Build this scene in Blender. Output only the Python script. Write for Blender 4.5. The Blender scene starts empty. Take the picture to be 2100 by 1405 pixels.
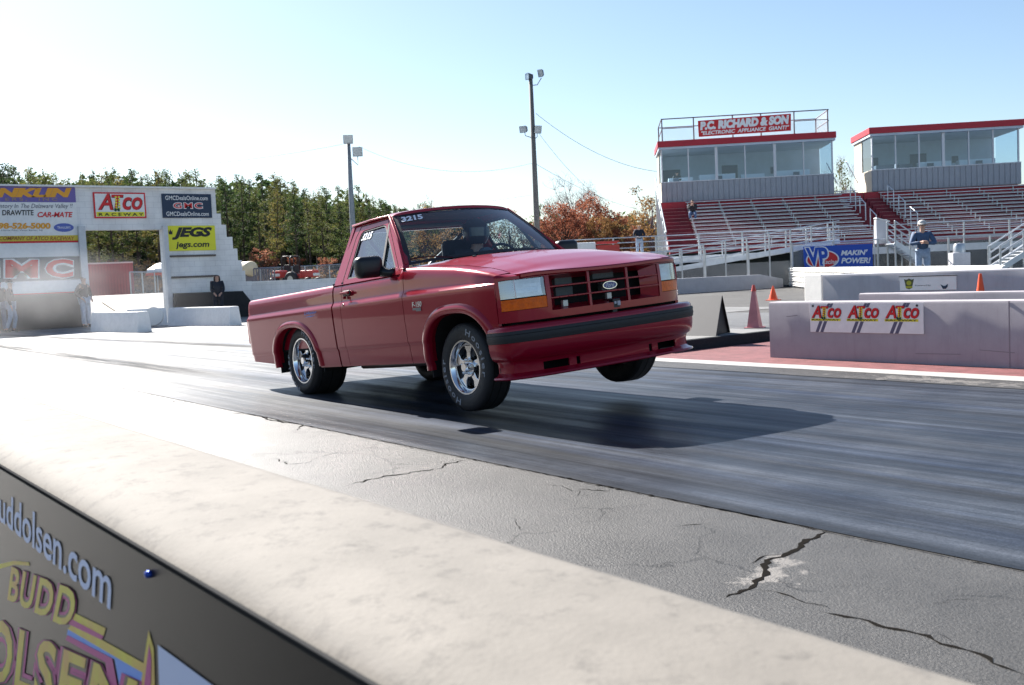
import bpy, bmesh, math, random
from math import sin, cos, pi, radians as R, sqrt, atan2, exp
from mathutils import Vector as V, Matrix
random.seed(7)
SC = bpy.context.scene
COL = SC.collection

# ------------------------------------------------------------------ camera
F_PX, YAW, PIT, ROLL = 2107.6, 2.4976, -0.06509, -0.044999
CAM = V((9.6688, -5.4904, 1.1268))
_fw = V((cos(YAW)*cos(PIT), sin(YAW)*cos(PIT), sin(PIT)))
_r = V((sin(YAW), -cos(YAW), 0)); _u = _r.cross(_fw)
_R = _r*cos(ROLL) + _u*sin(ROLL); _U = -_r*sin(ROLL) + _u*cos(ROLL)
cd = bpy.data.cameras.new('camera'); co = bpy.data.objects.new('camera', cd); COL.objects.link(co)
cd.sensor_width = 36; cd.lens = F_PX/2100*36; cd.clip_start = 0.05; cd.clip_end = 3000
m = Matrix((_R, _U, -_fw)).transposed().to_4x4(); m.translation = CAM; co.matrix_world = m
cd.dof.use_dof = True; cd.dof.focus_distance = 8.6; cd.dof.aperture_fstop = 7.5
SC.camera = co

# ------------------------------------------------------------------ sky and sun
SUN_EL, SUN_AZ = R(36.6), R(177.2)        # azimuth measured from +x towards +y
w = bpy.data.worlds.new('World'); SC.world = w; w.use_nodes = True
nt = w.node_tree; nt.nodes.clear()
sky = nt.nodes.new('ShaderNodeTexSky'); sky.sky_type = 'NISHITA'; sky.sun_disc = False
sky.sun_elevation = SUN_EL; sky.sun_rotation = pi/2 - SUN_AZ
sky.air_density = 1.0; sky.dust_density = .55; sky.ozone_density = 2.4; sky.altitude = 20
bg = nt.nodes.new('ShaderNodeBackground'); bg.inputs['Strength'].default_value = 0.05
wo = nt.nodes.new('ShaderNodeOutputWorld')
nt.links.new(sky.outputs[0], bg.inputs[0]); nt.links.new(bg.outputs[0], wo.inputs[0])
ld = bpy.data.lights.new('sun', 'SUN'); ld.energy = 5.0; ld.angle = R(0.53); ld.color = (1.0, 0.955, 0.89)
lo = bpy.data.objects.new('sun', ld); COL.objects.link(lo)
lo.rotation_euler = V((-cos(SUN_AZ)*cos(SUN_EL), -sin(SUN_AZ)*cos(SUN_EL), -sin(SUN_EL))).to_track_quat('-Z', 'Y').to_euler()
SC.view_settings.view_transform = 'Standard'; SC.view_settings.look = 'None'
SC.view_settings.exposure = 1.66; SC.view_settings.gamma = 1.0

# ------------------------------------------------------------------ measuring helpers (photo pixels -> real positions)
def ray(x, y): return _fw + _R*((x-1050)/F_PX) - _U*((y-702.5)/F_PX)
def G(x, y, z=0.0):
    d = ray(x, y); return CAM + d*((z-CAM.z)/d.z)
def D(x, y, dist):
    d = ray(x, y); return CAM + d*(dist/sqrt(d.x**2+d.y**2))
def PL(x, y, p0, n):
    d = ray(x, y); return CAM + d*((V(p0)-CAM).dot(n)/d.dot(n))
def Hz(g, y):
    lo_, hi_ = -5.0, 80.0
    for _ in range(50):
        mm = (lo_+hi_)/2; dd = V((g[0], g[1], mm))-CAM
        if 702.5-F_PX*dd.dot(_U)/dd.dot(_fw) > y: lo_ = mm
        else: hi_ = mm
    return lo_

# ------------------------------------------------------------------ object helpers
def tag(o, label=None, cat=None, group=None, kind=None):
    if label: o['label'] = label
    if cat: o['category'] = cat
    if group: o['group'] = group
    if kind: o['kind'] = kind
    return o
def thing(name, label, cat, loc=(0, 0, 0), rz=0, group=None):
    o = bpy.data.objects.new(name, None); COL.objects.link(o); o.empty_display_size = .2
    o.location = loc; o.rotation_euler = (0, 0, rz)
    return tag(o, label, cat, group)
def kids(o): return KIDS.get(o.as_pointer(), [])
KIDS = {}
def dup(o, loc=None, rz=None, label=None, group=None, scale=None, parent=None):
    c = o.copy(); COL.objects.link(c); c.parent = parent
    if loc is not None: c.location = loc
    if rz is not None: c.rotation_euler = (0, 0, rz)
    if scale is not None: c.scale = scale if hasattr(scale, '__len__') else (scale,)*3
    if label: c['label'] = label
    if group: c['group'] = group
    for ch in kids(o): dup(ch, parent=c)
    return c
def sm(a, b, x):
    t = min(1, max(0, (x-a)/(b-a))); return t*t*(3-2*t)
def lerp(a, b, t): return a+(b-a)*t

class MB:
    def __init__(s): s.v = []; s.f = []; s.m = []; s.cur = 0
    def vert(s, p): s.v.append(tuple(p)); return len(s.v)-1
    def face(s, idx): s.f.append(tuple(idx)); s.m.append(s.cur)
    def poly(s, pts): s.face([s.vert(p) for p in pts]); return s
    def box(s, c, d, rz=0, ax=None):
        c = V(c); X, Y, Z = ax if ax else (V((cos(rz), sin(rz), 0)), V((-sin(rz), cos(rz), 0)), V((0, 0, 1)))
        i = [s.vert(c + X*(d[0]/2*a) + Y*(d[1]/2*b) + Z*(d[2]/2*e)) for a in (-1, 1) for b in (-1, 1) for e in (-1, 1)]
        for q in ((0, 1, 3, 2), (4, 6, 7, 5), (0, 4, 5, 1), (2, 3, 7, 6), (0, 2, 6, 4), (1, 5, 7, 3)): s.face([i[k] for k in q])
        return s
    def bar(s, a, b, w, h, up=(0, 0, 1)):
        a, b = V(a), V(b); X = (b-a); L = X.length; X.normalize(); Y = V(up).cross(X)
        if Y.length < 1e-4: Y = V((0, 1, 0)).cross(X)
        Y.normalize(); Z = X.cross(Y)
        return s.box((a+b)/2, (L, w, h), ax=(X, Y, Z))
    def tube(s, pts, r, n=8, cap=True):
        pts = [V(p) for p in pts]; N = len(pts); rings = []
        rr = r if hasattr(r, '__len__') else [r]*N
        ref = None
        for k, p in enumerate(pts):
            t = (pts[min(k+1, N-1)]-pts[max(k-1, 0)]).normalized()
            if ref is None:
                ref = V((0, 0, 1)) if abs(t.z) < .9 else V((1, 0, 0))
            a = t.cross(ref); a.normalize(); b = a.cross(t); ref = b
            ref = b if b.length > 0 else ref
            rings.append([s.vert(p + a*(cos(2*pi*j/n)*rr[k]) + b*(sin(2*pi*j/n)*rr[k])) for j in range(n)])
            ref = b
        for A, B in zip(rings, rings[1:]):
            for j in range(n): s.face((A[j], B[j], B[(j+1) % n], A[(j+1) % n]))
        if cap: s.face(rings[0]); s.face(rings[-1][::-1])
        return s
    def grid(s, fn, nu, nv, wrap=False, us=None, vs=None):
        us = us or [i/nu for i in range(nu+1)]; vs = vs or [j/nv for j in range(nv+1)]
        g = [[s.vert(fn(u, v_)) for v_ in vs] for u in us]
        for i in range(len(us)-1):
            for j in range(len(vs)-1): s.face((g[i][j], g[i+1][j], g[i+1][j+1], g[i][j+1]))
        return s
    def lathe(s, prof, n, c=(0, 0, 0), axis='z', a0=0):
        c = V(c); rings = []
        for (r, h) in prof:
            ring = []
            for j in range(n):
                a = a0+2*pi*j/n
                p = {'z': (r*cos(a), r*sin(a), h), 'y': (r*cos(a), h, r*sin(a)), 'x': (h, r*cos(a), r*sin(a))}[axis]
                ring.append(s.vert(c+V(p)))
            rings.append(ring)
        for A, B in zip(rings, rings[1:]):
            for j in range(n): s.face((A[j], A[(j+1) % n], B[(j+1) % n], B[j]))
        return s
    def prism(s, poly, O, X, Y, N, t):
        """2-D outline poly in frame (O;X,Y), thickness t along N"""
        O, X, Y, N = V(O), V(X), V(Y), V(N)
        a = [s.vert(O+X*p[0]+Y*p[1]+N*t) for p in poly]; b = [s.vert(O+X*p[0]+Y*p[1]) for p in poly]
        s.face(a); s.face(b[::-1]); n = len(poly)
        for i in range(n): s.face((a[i], b[i], b[(i+1) % n], a[(i+1) % n]))
        return s
    def xf(s, fn): s.v = [tuple(fn(p)) for p in s.v]; return s
    def build(s, name, mats, parent=None, smooth=False, bevel=0, kind=None, auto=None, loc=None, seg=2, weld=False):
        me = bpy.data.meshes.new(name); me.from_pydata(s.v, [], s.f)
        if not isinstance(mats, (list, tuple)): mats = [mats]
        for q in mats: me.materials.append(q)
        if len(mats) > 1: me.polygons.foreach_set('material_index', s.m)
        bm = bmesh.new(); bm.from_mesh(me)
        if weld: bmesh.ops.remove_doubles(bm, verts=bm.verts, dist=1e-5); bmesh.ops.dissolve_degenerate(bm, dist=1e-6, edges=bm.edges)
        bmesh.ops.recalc_face_normals(bm, faces=bm.faces)
        if bevel:
            es = [e for e in bm.edges if len(e.link_faces) == 2 and e.calc_face_angle(0) > R(35)]
            try: bmesh.ops.bevel(bm, geom=es, offset=bevel, segments=seg, affect='EDGES', profile=.5, clamp_overlap=True)
            except Exception: pass
        if auto is not None:
            smooth = True
            for e in bm.edges:
                if len(e.link_faces) != 2 or e.calc_face_angle(0) > R(auto): e.smooth = False
        bm.to_mesh(me); bm.free()
        if smooth: me.polygons.foreach_set('use_smooth', [True]*len(me.polygons))
        me.update()
        return link(name, me, parent, kind)
def link(name, me, parent=None, kind=None):
    o = bpy.data.objects.new(name, me); COL.objects.link(o)
    if parent:
        o.parent = parent; KIDS.setdefault(parent.as_pointer(), []).append(o)
    if kind: o['kind'] = kind
    return o

# ------------------------------------------------------------------ materials
def mat(name, col, rough=.6, metal=0, var=.0, vscale=8, bump=0, bscale=60, coat=0, spec=.5, col2=None, stretch=None, trans=0, alpha=1, emit=None, ior=1.45, detail=6):
    m = bpy.data.materials.new(name); m.use_nodes = True; nt = m.node_tree; L = nt.links.new
    b = nt.nodes['Principled BSDF']; b.inputs['Roughness'].default_value = rough; b.inputs['Metallic'].default_value = metal
    b.inputs['Base Color'].default_value = (*col, 1); b.inputs['Coat Weight'].default_value = coat; b.inputs['Coat Roughness'].default_value = .03
    b.inputs['Specular IOR Level'].default_value = spec; b.inputs['Transmission Weight'].default_value = trans; b.inputs['IOR'].default_value = ior
    b.inputs['Alpha'].default_value = alpha
    if var or bump or col2:
        tc = nt.nodes.new('ShaderNodeTexCoord'); mp = nt.nodes.new('ShaderNodeMapping'); L(tc.outputs['Object'], mp.inputs[0])
        if stretch: mp.inputs['Scale'].default_value = stretch
    if var or col2:
        n = nt.nodes.new('ShaderNodeTexNoise'); n.inputs['Scale'].default_value = vscale; n.inputs['Detail'].default_value = detail; n.inputs['Roughness'].default_value = .65
        L(mp.outputs[0], n.inputs['Vector'])
        cr = nt.nodes.new('ShaderNodeValToRGB'); cr.color_ramp.elements[0].position = .32; cr.color_ramp.elements[1].position = .68
        c2 = col2 or tuple(min(1, c*(1+var)) for c in col); c1 = col if col2 else tuple(c*(1-var) for c in col)
        cr.color_ramp.elements[0].color = (*c1, 1); cr.color_ramp.elements[1].color = (*c2, 1)
        L(n.outputs['Fac'], cr.inputs[0]); L(cr.outputs[0], b.inputs['Base Color'])
    if bump:
        n2 = nt.nodes.new('ShaderNodeTexNoise'); n2.inputs['Scale'].default_value = bscale; n2.inputs['Detail'].default_value = 4
        L(mp.outputs[0], n2.inputs['Vector']); bp = nt.nodes.new('ShaderNodeBump'); bp.inputs['Strength'].default_value = min(1, bump); bp.inputs['Distance'].default_value = .01
        L(n2.outputs['Fac'], bp.inputs['Height']); L(bp.outputs[0], b.inputs['Normal'])
    if emit: b.inputs['Emission Color'].default_value = (*emit, 1); b.inputs['Emission Strength'].default_value = 1
    return m
def glassmat(name, tint=(.8, .85, .87), fac=.12, rough=.02):
    m = bpy.data.materials.new(name); m.use_nodes = True; nt = m.node_tree; nt.nodes.clear(); L = nt.links.new
    o = nt.nodes.new('ShaderNodeOutputMaterial'); t = nt.nodes.new('ShaderNodeBsdfTransparent'); t.inputs[0].default_value = (*tint, 1)
    g = nt.nodes.new('ShaderNodeBsdfGlossy'); g.inputs['Roughness'].default_value = rough
    lw = nt.nodes.new('ShaderNodeLayerWeight'); lw.inputs[0].default_value = .5; f = nt.nodes.new('ShaderNodeMath'); f.operation = 'POWER'; f.inputs[1].default_value = 4.0; L(lw.outputs['Facing'], f.inputs[0])
    a = nt.nodes.new('ShaderNodeMath'); a.operation = 'MULTIPLY_ADD'; a.inputs[1].default_value = 1.0; a.inputs[2].default_value = fac; a.use_clamp = True
    x = nt.nodes.new('ShaderNodeMixShader'); L(f.outputs[0], a.inputs[0]); L(a.outputs[0], x.inputs[0]); L(t.outputs[0], x.inputs[1]); L(g.outputs[0], x.inputs[2]); L(x.outputs[0], o.inputs[0])
    return m
WHITE = mat('white_paint', (.78, .78, .77), .5, var=.06)
BLACK = mat('black_paint', (.012, .012, .014), .5)
ALU = mat('galvanised_metal', (.45, .47, .49), .38, .8, var=.12, vscale=5)
ALUS = mat('aluminium_plank', (.60, .63, .67), .42, .35, var=.1, vscale=3)
RED = mat('red_paint', (.48, .018, .025), .5, var=.15, vscale=3)
REDS = mat('sign_red', (.62, .015, .02), .45)
YEL = mat('sign_yellow', (.75, .68, .03), .45)
BLUE = mat('sign_blue', (.01, .07, .45), .45)
NAVY = mat('sign_navy', (.012, .03, .07), .45)
SKIN = mat('skin', (.5, .3, .22), .55)

# ------------------------------------------------------------------ lettering
_tc = {}
def text2d(s, bold=0.0, shear=0.0, res=3, spacing=1.0):
    k = (s, bold, shear, res, spacing)
    if k not in _tc:
        cu = bpy.data.curves.new('t', 'FONT'); cu.body = s; cu.offset = bold; cu.shear = shear; cu.resolution_u = res; cu.space_character = spacing
        o = bpy.data.objects.new('t', cu); COL.objects.link(o)
        me = o.to_mesh(); vs = [(v.co.x, v.co.y) for v in me.vertices]; fs = [tuple(p.vertices) for p in me.polygons]
        o.to_mesh_clear(); bpy.data.objects.remove(o); bpy.data.curves.remove(cu)
        _tc[k] = (vs, fs)
    return _tc[k]
class Plane:
    """a flat frame in space: O origin, X right, Y up, N towards the viewer"""
    def __init__(s, O, X, Y, N=None):
        s.O, s.X, s.Y = V(O), V(X).normalized(), V(Y).normalized(); s.N = V(N).normalized() if N is not None else s.X.cross(s.Y).normalized()
    def p(s, x, y, d=0): return s.O + s.X*x + s.Y*y + s.N*d
    def inv(s, x, y):
        q = PL(x, y, s.O, s.N)-s.O; return q.dot(s.X), q.dot(s.Y)
def letters(mb, pl, txt, box, d, bold=0.0, shear=0.0, quad=None, spacing=1.0, thick=0.0):
    """txt fitted into box (x0,y0,x1,y1), or into quad of four 2-D corners bl,br,tr,tl"""
    vs, fs = text2d(txt, bold, shear, spacing=spacing)
    xs = [a for a, b in vs]; ys = [b for a, b in vs]; x0, x1, y0, y1 = min(xs), max(xs), min(ys), max(ys)
    base = len(mb.v)
    for (a, b) in vs:
        u, t = (a-x0)/(x1-x0), (b-y0)/(y1-y0)
        if quad:
            bl, br, tr, tl = quad
            x = lerp(lerp(bl[0], br[0], u), lerp(tl[0], tr[0], u), t); y = lerp(lerp(bl[1], br[1], u), lerp(tl[1], tr[1], u), t)
        else: x, y = lerp(box[0], box[2], u), lerp(box[1], box[3], t)
        mb.vert(pl.p(x, y, d))
    for f in fs: mb.face([base+i for i in f])
def flat(mb, pl, pts, d): mb.face([mb.vert(pl.p(a, b, d)) for a, b in pts])
def rect(mb, pl, x0, y0, x1, y1, d): flat(mb, pl, [(x0, y0), (x1, y0), (x1, y1), (x0, y1)], d)
def ell(mb, pl, cx, cy, rx, ry, d, n=28): flat(mb, pl, [(cx+rx*cos(2*pi*i/n), cy+ry*sin(2*pi*i/n)) for i in range(n)], d)
def boxp(mb, pl, x0, y0, x1, y1, d0, d1):
    mb.box(pl.p((x0+x1)/2, (y0+y1)/2, (d0+d1)/2), (abs(x1-x0), abs(y1-y0), abs(d1-d0)), ax=(pl.X, pl.Y, pl.N)); return mb
# ================================================================== GROUND
def asphalt(name, c1, c2, rough, streak=False, bump=.5, spec=.5, cracks=True, stains=(), pad=0):
    m = bpy.data.materials.new(name); m.use_nodes = True; nt = m.node_tree; L = nt.links.new; N = nt.nodes.new
    b = nt.nodes['Principled BSDF']; b.inputs['Specular IOR Level'].default_value = spec
    tc = N('ShaderNodeTexCoord')
    def noise(scale, det, st=(1, 1, 1), rough_=.6, dist=0):
        mp = N('ShaderNodeMapping'); mp.inputs['Scale'].default_value = st; L(tc.outputs['Object'], mp.inputs[0])
        n = N('ShaderNodeTexNoise'); n.inputs['Scale'].default_value = scale; n.inputs['Detail'].default_value = det; n.inputs['Roughness'].default_value = rough_
        n.inputs['Distortion'].default_value = dist; L(mp.outputs[0], n.inputs['Vector']); return n.outputs['Fac']
    def ramp(f, stops):
        r = N('ShaderNodeValToRGB'); e = r.color_ramp.elements
        while len(e) < len(stops): e.new(.5)
        for q, (p, c) in zip(e, stops): q.position = p; q.color = (*c, 1) if len(c) == 3 else c
        L(f, r.inputs[0]); return r.outputs[0]
    def mix(a, b_, f, mode='MIX'):
        x = N('ShaderNodeMix'); x.data_type = 'RGBA'; x.blend_type = mode
        if hasattr(f, 'default_value') or not isinstance(f, (int, float)): L(f, x.inputs[0])
        else: x.inputs[0].default_value = f
        L(a, x.inputs[6]); L(b_, x.inputs[7]); return x.outputs[2]
    g = lambda v: (v, v, v)
    base = ramp(noise(.9, 8), [(.3, c1), (.7, c2)])
    if pad:      # concrete under the rubber, paled towards the burnout box for painted sun glare
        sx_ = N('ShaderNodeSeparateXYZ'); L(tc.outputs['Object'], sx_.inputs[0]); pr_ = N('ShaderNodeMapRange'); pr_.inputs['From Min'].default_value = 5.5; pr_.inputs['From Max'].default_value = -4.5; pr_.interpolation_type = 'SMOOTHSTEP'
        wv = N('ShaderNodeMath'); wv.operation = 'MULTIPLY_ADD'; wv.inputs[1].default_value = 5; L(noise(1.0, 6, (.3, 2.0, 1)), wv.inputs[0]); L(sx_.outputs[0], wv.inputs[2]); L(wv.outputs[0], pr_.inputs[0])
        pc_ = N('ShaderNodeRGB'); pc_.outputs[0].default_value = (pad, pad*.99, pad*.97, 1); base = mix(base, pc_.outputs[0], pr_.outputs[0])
    fine = ramp(noise(120 if not streak else 90, 4, rough_=.8), [(.25, g(.45)), (.75, g(1.5))])
    col = mix(base, fine, 1.0, 'MULTIPLY')
    bl = ramp(noise(3.2, 6, rough_=.75), [(.40, g(1)), (.62, g(.72))]); col = mix(col, bl, .7, 'MULTIPLY')
    if streak:
        st = ramp(noise(1.0, 9, (.10, 3.4, 1), .68, .25), [(.34, g(.34)), (.48, g(.9)), (.64, g(1.6))]); col = mix(col, st, 1.0, 'MULTIPLY')
        tn = ramp(noise(1.0, 5, (.08, 1.6, 1), .6), [(.5, g(1)), (.64, (.74, .87, 1.14))]); col = mix(col, tn, 1.0, 'MULTIPLY')  # blue tint paints the sky sheen on the rubber
        s2 = ramp(noise(1.0, 8, (.22, 14, 1), .7), [(.35, g(.5)), (.62, g(1.25))]); col = mix(col, s2, .9, 'MULTIPLY')
        L(ramp(noise(1.0, 6, (.14, 3.0, 1), .6), [(.35, g(rough-.12)), (.65, g(rough+.14))]), b.inputs['Roughness'])
    else:
        b.inputs['Roughness'].default_value = rough
    if streak and pad:      # rubber laid down by earlier burnouts
        nzz = noise(1.0, 7, (.35, 9, 1), .75)
        for y0_, sl, wd_, xe in ((-.62, 0.0, .30, -2.2), (2.25, .085, .26, -6.5)):
            ax_ = N('ShaderNodeMath'); ax_.operation = 'MULTIPLY_ADD'; ax_.inputs[1].default_value = -sl; ax_.inputs[2].default_value = -(y0_+sl*8.7); L(sx_.outputs[0], ax_.inputs[0])
            dy_ = N('ShaderNodeMath'); dy_.operation = 'ADD'; L(sx_.outputs[1], dy_.inputs[0]); L(ax_.outputs[0], dy_.inputs[1]); ab_ = N('ShaderNodeMath'); ab_.operation = 'ABSOLUTE'; L(dy_.outputs[0], ab_.inputs[0])
            f1 = N('ShaderNodeMapRange'); f1.inputs['From Min'].default_value = wd_*1.5; f1.inputs['From Max'].default_value = wd_*.4; L(ab_.outputs[0], f1.inputs[0])
            f2 = N('ShaderNodeMapRange'); f2.inputs['From Min'].default_value = xe; f2.inputs['From Max'].default_value = xe-2.5; L(sx_.outputs[0], f2.inputs[0])
            f3 = ramp(nzz, [(.34, g(.35)), (.55, g(1))]); m1 = N('ShaderNodeMath'); m1.operation = 'MULTIPLY'; L(f1.outputs[0], m1.inputs[0]); L(f2.outputs[0], m1.inputs[1]); m2 = N('ShaderNodeMath'); m2.operation = 'MULTIPLY'; L(m1.outputs[0], m2.inputs[0]); L(f3, m2.inputs[1])
            rb = N('ShaderNodeRGB'); rb.outputs[0].default_value = (.035, .037, .042, 1); m4 = N('ShaderNodeMath'); m4.operation = 'MULTIPLY'; m4.inputs[1].default_value = .85; L(m2.outputs[0], m4.inputs[0]); col = mix(col, rb.outputs[0], m4.outputs[0])
            rs = b.inputs['Roughness'].links[0].from_socket; ra = N('ShaderNodeMath'); ra.operation = 'MULTIPLY_ADD'; ra.inputs[1].default_value = .42; ra.use_clamp = True; L(m4.outputs[0], ra.inputs[0]); L(rs, ra.inputs[2]); L(ra.outputs[0], b.inputs['Roughness'])
            ss = b.inputs['Specular IOR Level']; sl_ = ss.links[0].from_socket if ss.links else None; sv = N('ShaderNodeMath'); sv.operation = 'MULTIPLY_ADD'; sv.inputs[1].default_value = -spec*.8; L(m4.outputs[0], sv.inputs[0])
            if sl_: L(sl_, sv.inputs[2])
            else: sv.inputs[2].default_value = spec
            sv.use_clamp = True; L(sv.outputs[0], ss)
    if cracks:
        mp = N('ShaderNodeMapping'); L(tc.outputs['Object'], mp.inputs[0])
        wn = N('ShaderNodeTexNoise'); wn.inputs['Scale'].default_value = 2.5; wn.inputs['Detail'].default_value = 6; L(mp.outputs[0], wn.inputs['Vector'])
        va = N('ShaderNodeVectorMath'); va.operation = 'MULTIPLY_ADD'; va.inputs[1].default_value = (.55, .55, .55); L(wn.outputs['Color'], va.inputs[0]); L(mp.outputs[0], va.inputs[2])
        vo = N('ShaderNodeTexVoronoi'); vo.feature = 'DISTANCE_TO_EDGE'; vo.inputs['Scale'].default_value = .75; L(va.outputs[0], vo.inputs['Vector'])
        ck = ramp(vo.outputs['Distance'], [(.0, g(.12)), (.010, g(1))])
        msk = ramp(noise(.8, 4), [(.47, g(0)), (.56, g(1))]); col = mix(col, mix(col, ck, 1.0, 'MULTIPLY'), msk)
    for (sx, sy, rx, ry, rot, amt, sc) in stains:
        mp = N('ShaderNodeMapping'); mp.vector_type = 'TEXTURE'; mp.inputs['Location'].default_value = (sx, sy, 0); mp.inputs['Rotation'].default_value = (0, 0, rot); mp.inputs['Scale'].default_value = (rx, ry, 1); L(tc.outputs['Object'], mp.inputs[0])
        le = N('ShaderNodeVectorMath'); le.operation = 'LENGTH'; L(mp.outputs[0], le.inputs[0])
        fa = N('ShaderNodeMapRange'); fa.inputs['From Min'].default_value = 1; fa.inputs['From Max'].default_value = .1; fa.inputs['To Max'].default_value = .22; L(le.outputs['Value'], fa.inputs[0])
        ad = N('ShaderNodeMath'); ad.operation = 'ADD'; L(noise(sc, 8, rough_=.78), ad.inputs[0]); L(fa.outputs[0], ad.inputs[1])
        ms = ramp(ad.outputs[0], [(.63, g(0)), (.69, g(1))]); mk = N('ShaderNodeMath'); mk.operation = 'MULTIPLY'; mk.inputs[1].default_value = amt; L(ms, mk.inputs[0])
        gt = N('ShaderNodeMath'); gt.operation = 'LESS_THAN'; gt.inputs[1].default_value = 1; L(le.outputs['Value'], gt.inputs[0]); m3 = N('ShaderNodeMath'); m3.operation = 'MULTIPLY'; L(mk.outputs[0], m3.inputs[0]); L(gt.outputs[0], m3.inputs[1])
        rgb = N('ShaderNodeRGB'); rgb.outputs[0].default_value = (.20, .185, .17, 1); col = mix(col, rgb.outputs[0], m3.outputs[0])
    L(col, b.inputs['Base Color'])
    bp = N('ShaderNodeBump'); bp.inputs['Strength'].default_value = bump; bp.inputs['Distance'].default_value = .006; L(noise(120 if not streak else 70, 5, (1, 1, 1) if not streak else (.35, 1, 1)), bp.inputs['Height']); L(bp.outputs[0], b.inputs['Normal'])
    return m
_c, _e = G(1590, 1172), G(1640, 1130)
STAINS = [(_c.x, _c.y, .36, .17, atan2(_e.y-_c.y, _e.x-_c.x), .85, 9), (G(1900, 786).x, 3.1, 1.6, .30, 0, .7, 5), (G(470, 900).x, G(470, 900).y, 1.2, .3, 0, .4, 4)]
M_APRON = asphalt('apron_asphalt', (.046, .0445, .043), (.080, .077, .073), .5, bump=.9, spec=.36, stains=STAINS, pad=.17)  # pad value paints sun glare onto the apron's left end
M_LOT = asphalt('lot_asphalt', (.072, .070, .067), (.105, .102, .097), .7, bump=.3, spec=.3)
M_PADC = asphalt('pad_concrete', (.17, .17, .165), (.24, .235, .23), .6, bump=.2, spec=.3)  # pale concrete whose colour also carries the sun glare
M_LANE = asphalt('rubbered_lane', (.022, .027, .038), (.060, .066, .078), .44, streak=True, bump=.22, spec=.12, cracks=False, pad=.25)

MD = G(1528, 586)
def gz(x, y):
    # banked lot behind the burnout box
    return 1.02*sm(-30.5, -47, x)*sm(-70, -30, y)*sm(95, 60, y)+.40*exp(-((x-MD.x)**2+(y-MD.y)**2)/9.0)
mb = MB()
def axis(lo, hi, fine0, fine1, step, coarse):
    a = []; x = lo
    while x < fine0: a.append(x); x += coarse
    x = fine0
    while x < fine1: a.append(x); x += step
    while x <= hi: a.append(x); x += coarse
    return a
xs = axis(-1500, 900, -60, 30, 1.25, 60); ys = axis(-900, 1500, -60, 90, 1.5, 60)
mb.grid(lambda u, v: (u, v, gz(u, v)), 0, 0, us=xs, vs=ys)
ground = mb.build('ground', M_LOT, smooth=True, kind='structure')
def sheet(name, x0, x1, y0, y1, z, m, nx=1, wob=0):
    b = MB(); X = [lerp(x0, x1, i/nx) for i in range(nx+1)]
    e0 = [y0+random.uniform(-wob, wob) for _ in X]; e1 = [y1+random.uniform(-wob, wob) for _ in X]
    vs = [(b.vert((x, a, z)), b.vert((x, c, z))) for x, a, c in zip(X, e0, e1)]
    for p, q in zip(vs, vs[1:]): b.face((p[0], q[0], q[1], p[1]))
    return b.build(name, m, kind='structure')
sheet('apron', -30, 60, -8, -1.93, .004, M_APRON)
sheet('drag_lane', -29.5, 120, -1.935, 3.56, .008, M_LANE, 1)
M_LINE = mat('line_paint', (.36, .35, .335), .55, var=.12, vscale=14)
M_PINK = mat('red_strip_paint', (.155, .052, .054), .7, var=.3, vscale=5, bump=.3, bscale=90)
sheet('white_line', -3.0, 90, 3.36, 3.70, .014, M_LINE, 300, .010)
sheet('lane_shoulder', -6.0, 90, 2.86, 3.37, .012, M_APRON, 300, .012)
sheet('painted_strip', -1.2, 90, 3.69, 4.75, .010, M_PINK, 200, .008)
sheet('painted_strip', .06, 1.72, 4.74, 6.9, .011, M_PINK, 10, .01)
sheet('concrete_pad', -29.4, -7, 3.55, 16, .009, M_PADC)
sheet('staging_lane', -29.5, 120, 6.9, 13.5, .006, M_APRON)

# cracks and seams
M_CRACK = mat('crack_tar', (.014, .013, .012), 1.0, spec=0)
M_SALT = mat('patch_mortar', (.45, .40, .37), .8, var=.2, vscale=30)
def crack(pts, w, name='pavement_crack', jit=.015, step=.03, zz=.0058):
    P = [G(*p) for p in pts]; b = MB(); out = []
    for a, c in zip(P, P[1:]):
        n = max(2, int((c-a).length/step))
        for i in range(n): out.append(a.lerp(c, i/n))
    out.append(P[-1]); N = len(out); prev = None; ox = oy = 0
    for i, p in enumerate(out):
        t = (out[min(i+1, N-1)]-out[max(i-1, 0)]).normalized(); n_ = V((-t.y, t.x, 0))
        ox = ox*.8+random.uniform(-jit, jit); ww = .75*w*random.uniform(.2, 1.25)*min(1, (i+.3)/4, (N-i-.7)/4)
        c = p+n_*ox; cur = (b.vert((*(c+n_*ww/2).xy, zz)), b.vert((*(c-n_*ww/2).xy, zz)))
        if prev: b.face((prev[0], cur[0], cur[1], prev[1]))
        prev = cur
    return b.build(name, M_CRACK, kind='structure')
crack([(1697, 1092), (1655, 1110), (1620, 1135), (1575, 1152), (1560, 1185), (1532, 1210), (1487, 1228)], .034)
crack([(1620, 1135), (1570, 1142), (1545, 1165)], .012)
crack([(1535, 1210), (1610, 1219), (1645, 1240), (1700, 1255)], .010)
crack([(1680, 1252), (1740, 1266), (1800, 1283), (1880, 1302), (1950, 1330), (2000, 1348), (2050, 1372), (2098, 1392)], .022)
crack([(1945, 1322), (1930, 1310), (1905, 1302)], .012)
crack([(962, 945), (930, 952), (900, 962), (850, 972), (780, 985), (700, 998)], .022, jit=.03)
crack([(340, 820), (385, 832)], .03, step=.1, jit=.04); crack([(415, 837), (445, 840)], .05, step=.1); crack([(470, 848), (500, 851)], .06, step=.1)
crack([(500, 851), (545, 860), (600, 869), (622, 873), (616, 884)], .032, step=.05, jit=.02)
crack([(1050, 1065), (1075, 1090)], .010); crack([(1385, 1083), (1425, 1079), (1462, 1078)], .015)
crack([(1180, 1005), (1250, 1010), (1255, 1003)], .014); crack([(1100, 995), (1150, 1010), (1200, 1022)], .007, jit=.04)
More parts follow.
